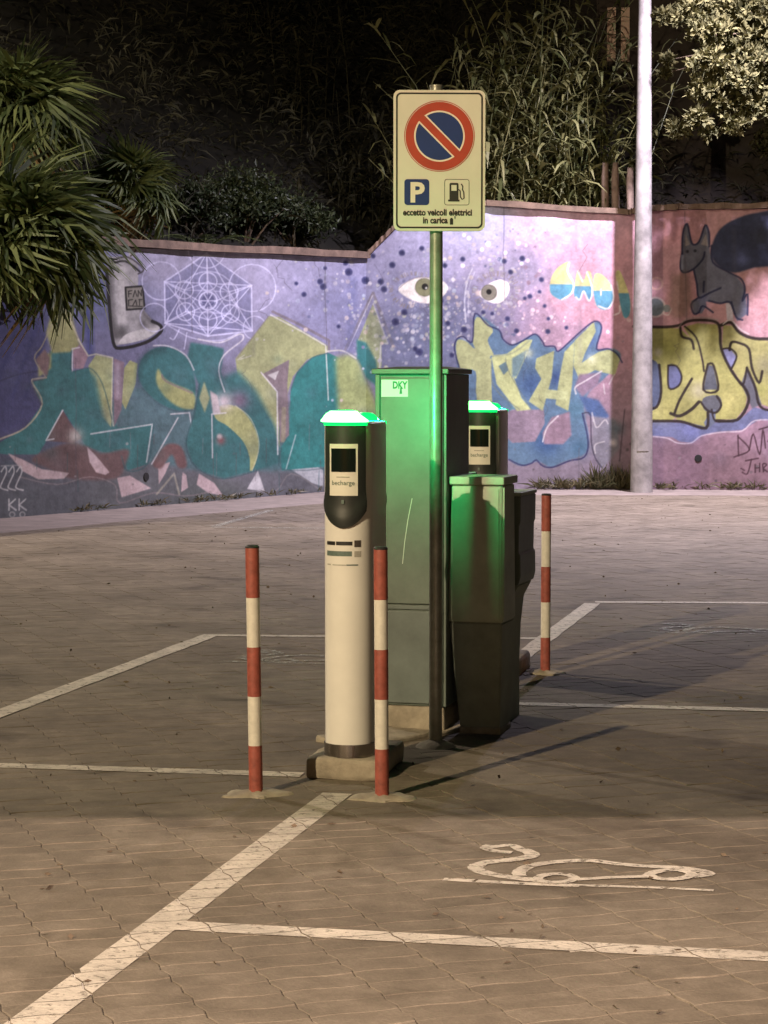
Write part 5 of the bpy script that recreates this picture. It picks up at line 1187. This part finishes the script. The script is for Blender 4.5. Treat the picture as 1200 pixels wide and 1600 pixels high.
# giant reeds
def make_reed(label, base, n, h, spread, seed, matn='reed_leaf', group='giant reed clumps above the wall', leafL=.56, broken=2, leafW=.055):
    rs = random.Random(seed); t = thing('giant_reed', label, 'reed', base, group=group); b = MB(); P_ = []; D_ = []; LL_ = []; WW_ = []
    for k in range(n):
        x, y = rs.gauss(0, spread*.55), rs.gauss(0, spread*.4); hh = h*rs.uniform(.55, 1.05); lx, ly = rs.gauss(0, .20)*hh, rs.gauss(-.02, .12)*hh
        pts = [Vector((x+lx*q*q, y+ly*q*q, hh*q*(1-.10*q*q*abs(rs.gauss(0, .6))))) for q in (0, .25, .5, .75, 1)]
        b.tube(pts, [.013, .012, .010, .007, .003], 5, cap=False)
        m = int(hh*7)
        for j in range(2, m):
            u = .18+.82*j/m; f = u*4; i0 = min(3, int(f)); p = pts[i0].lerp(pts[i0+1], f-i0); az = (j % 2)*math.pi+rs.gauss(0, .7)+k
            d = Vector((math.cos(az), math.sin(az)-.25, rs.uniform(.1, 1.2))); P_.append(p[:]); D_.append(d[:]); LL_.append(leafL*rs.uniform(.55, 1.25)*(1.1-.35*abs(u-.6))); WW_.append(leafW*rs.uniform(.7, 1.3))
    for k in range(broken):
        x = rs.gauss(0, spread*.5); z = rs.uniform(.3, .7)*h; l = rs.uniform(.9, 1.6); a = rs.choice((-1, 1)); b.tube([(x-a*l*.5, -spread*.4, z-.25*l), (x, -spread*.45, z), (x+a*l*.5, -spread*.5, z+.28*l)], [.010, .011, .009], 5)
    b.build('cane', matn, t)
    # arching leaves: three segments each
    P = np.array(P_); D = np.array(D_); D /= np.linalg.norm(D, axis=1, keepdims=True); L_ = np.array(LL_)[:, None]; W_ = np.array(WW_)[:, None]; m = len(P)
    s = np.cross(D, np.array([[0, 0, 1.]])); s /= np.linalg.norm(s, axis=1, keepdims=True)+1e-9; s = s*.85+rng.normal(size=s.shape)*.25; s /= np.linalg.norm(s, axis=1, keepdims=True)
    rows = []; g_ = rng.uniform(.2, 1.15, (m, 1))
    for q, w in ((0, .6), (.33, 1.), (.68, .75), (1., .04)):
        c = P+D*L_*q*(1-.15*q*g_)+np.array([[0, 0, -1.]])*L_*g_*q*q*.8; rows += [c+s*W_*w/2, c-s*W_*w/2]
    V = np.stack(rows, 1).reshape(-1, 3); o_ = np.arange(m)*8; F = np.concatenate([np.stack([o_+2*j, o_+2*j+1, o_+2*j+3, o_+2*j+2], 1) for j in range(3)])
    cloud_obj('foliage', V, F, matn, t); return t
specs = [('reed clump with pale tufted tops directly behind the sign board', 715, 34.4, 3.7, 26, .6), ('thick reed clump just right of the sign board', 775, 34.0, 4.3, 36, .65), ('tallest reed clump, its leaves arching over the pink wall', 840, 34.3, 5.6, 46, .75), ('leaning reed clump between the tallest reeds and the lamp pole', 900, 34.0, 4.4, 36, .65), ('short tangled reeds close above the pink coping', 860, 34.5, 2.3, 24, .8), ('short tangled reeds beside the sign board edge', 775, 34.5, 2.2, 20, .7)]
for k, (lab, px, D, h, n, sp) in enumerate(specs):
    x = (px-600)*D/FPX; make_reed(lab, (x, D, hill_z(x, D)-.15), n, h, sp, 100+k)
# dim brush up the slope: a mass that cannot be counted
nb = 210000
x = rng.uniform(-13, 11, nb); y = rng.uniform(23, 56, nb)
foot = np.where(x > -.27, 33.6, np.maximum(21.8, 33.6+(x+.27)*1.739))
keep = (np.abs(x) < y*.22) & (y > foot+1.3) & (y < foot+21) & (rng.uniform(size=nb) < .45+.55*np.sin(x*1.7+np.sin(y*.9)*2)*np.cos(y*1.3+x*.6)+.15*np.sin(x*4.1)*np.sin(y*3.3))
x = x[keep]; y = y[keep]; hz = np.array([hill_z(a, c_) for a, c_ in zip(x, y)]); clump = np.sin(x*1.7+np.sin(y*.9)*2)*np.cos(y*1.3+x*.6)
z = hz+rng.uniform(0, 1, len(x))**.8*(1.6+1.5*clump)
d = rng.normal(size=(len(x), 3))*np.array([.7, .7, .5])+np.array([0, -.15, .45])
V, F = leaf_cloud(np.stack([x, y, z], 1), d, rng.uniform(.10, .42, len(x)), rng.uniform(.02, .05, len(x)), droop=.25)
o = cloud_obj('hillside_brush', V, F, 'unlit_leaf'); tag(o, 'dark tangled brush covering the slope above the wall', 'brush', kind='stuff')
for k, (px, D, h, n) in enumerate(((215, 37, 3.0, 12), (300, 38, 3.0, 14), (390, 38, 2.8, 14), (470, 37, 2.6, 13), (545, 36, 2.6, 14), (610, 36, 3.0, 14), (660, 35.4, 2.6, 12))):
    x = (px-600)*D/FPX; make_reed('dim reed clump on the dark slope above the low wall', (x, D, hill_z(x, D)-.1), n, h, .6, 200+k, 'unlit_leaf', 'dim reeds on the slope', broken=1)  # same reeds, leaf colour darkened so they look unlit

# tree at the right: limbs, then leaf rosettes in clumps
def make_tree():
    rs = np.random.default_rng(31); base = Vector((7.2, 33.6, hill_z(7.2, 33.6)-.3))
    t = thing('tree', 'leafy tree with rounded pale leaves reaching over the wall beside the lamp pole', 'tree', base)
    cl = []
    for px, py, D, r in ((1090, 20, 31.2, .33), (1150, 15, 31.4, .40), (1200, 40, 31.6, .45), (1110, 55, 31.0, .32), (1160, 80, 31.3, .42), (1105, 95, 30.9, .26), (1140, 120, 31.0, .34), (1190, 130, 31.4, .42), (1100, 140, 30.9, .22), (1165, 165, 31.2, .30), (1120, 165, 31.0, .2), (1060, 190, 30.9, .17), (1085, 185, 30.9, .17), (1108, 205, 31.0, .14), (1145, 195, 31.0, .17), (1060, 5, 31.0, .16), (1035, 8, 31.0, .10), (1230, 90, 31.6, .5), (1260, 170, 31.8, .5), (1240, 10, 31.6, .5), (1180, -40, 31.3, .5), (1110, -40, 31.1, .4), (1300, 60, 32, .7), (1290, -60, 32, .7), (1215, 200, 31.8, .3), (1150, 60, 32.0, .4), (1200, 100, 32.3, .4), (1047, 78, 31.4, .07), (1040, 100, 31.5, .06)):
        cl.append((AT(px, py, D), r, px, py))
    tb = MB(); top = Vector((6.9, 32.4, 6.6))-base
    tb.tube([(0, 0, 0), (-.1, -.3, 1.0), (-.2, -.8, 2.2), top], [.16, .14, .12, .08], 10); tb.build('trunk', 'bark', t, True)
    cl = [((Vector((c_.x*1.04, 33.3, c_.z)) if (ppy < 0 or ppx > 1205) else Vector((c_.x*1.025, c_.y*1.03, c_.z)) if ppx < 1078 else c_), r) for c_, r, ppx, ppy in cl]
    for c_, r in cl:
        lb = MB(); e_ = c_-base; mid = top.lerp(e_, .5)+Vector((0, .2, .15)); lb.tube([top*.85, mid, e_], [.035, .02, .006], 6); lb.build('limb', 'bark', t)
    P = []; Dd = []
    for c_, r in cl:
        nros = int(10+90*r*r/.16)
        for _ in range(nros):
            v = rs.normal(size=3); v /= np.linalg.norm(v); q = r*rs.uniform(.25, 1.08); ctr = np.array((c_-base)[:])+v*q*np.array([1, .9, .85])
            ax = v+np.array([0, -.3, .5])
            for j in range(9):
                dv = ax*.5+rs.normal(size=3)*.9; P.append(ctr+rs.normal(size=3)*.012); Dd.append(dv)
    n = len(P); V, F = leaf_cloud(np.array(P), np.array(Dd), rs.uniform(.07, .135, n), rs.uniform(.04, .07, n), fold=.15)
    cloud_obj('crown', V, F, 'tree_leaf', t)
make_tree()

# weeds and litter along the foot of the wall
P = []; Dd = []
def weeds(px0, px1, A, B, n, hh):
    for _ in range(n):
        px = random.uniform(px0, px1); Q, s = on_wall(px, 700, A, B); dd = (B-A).normalized(); nn = Vector((dd.y, -dd.x))
        off = abs(random.gauss(.04, .07))+.01; c_ = Vector((Q.x, Q.y))+nn*off; m = random.randint(4, 10)
        for _ in range(m):
            P.append((c_.x+random.gauss(0, .025), c_.y+random.gauss(0, .02), .02+random.random()*.03)); Dd.append((random.gauss(0, .45), random.gauss(-.1, .4), random.uniform(.5, 1.2)*hh))
weeds(840, 985, WC, WR1, 90, .8); weeds(925, 985, WC, WR1, 60, 1.6); weeds(1015, 1200, WC, WR1, 30, .55); weeds(100, 560, WL0, WC, 34, .45)
P = np.array(P); Dd = np.array(Dd); hL = np.linalg.norm(Dd, axis=1)
V, F = leaf_cloud(P, Dd, hL*rng.uniform(.10, .30, len(P)), rng.uniform(.012, .03, len(P)), droop=.15)
o = cloud_obj('weeds', V, F, 'weed_leaf'); tag(o, 'dry weeds and grass along the foot of the mural wall', 'weeds', kind='stuff')
P = []; Dd = []
for _ in range(420):
    yv = random.uniform(5.3, 31); xv = random.uniform(-.2, .2)*yv
    if behind_wall(xv, yv+.3): continue
    P.append((xv, yv, .006)); Dd.append((random.gauss(0, 1), random.gauss(0, 1), random.uniform(-.02, .12)))
V, F = leaf_cloud(np.array(P), np.array(Dd), rng.uniform(.012, .04, len(P)), rng.uniform(.006, .02, len(P)), fold=.1)
o = cloud_obj('leaf_litter', V, F, 'bark'); tag(o, 'scattered dry leaf scraps on the paving', 'litter', kind='stuff')
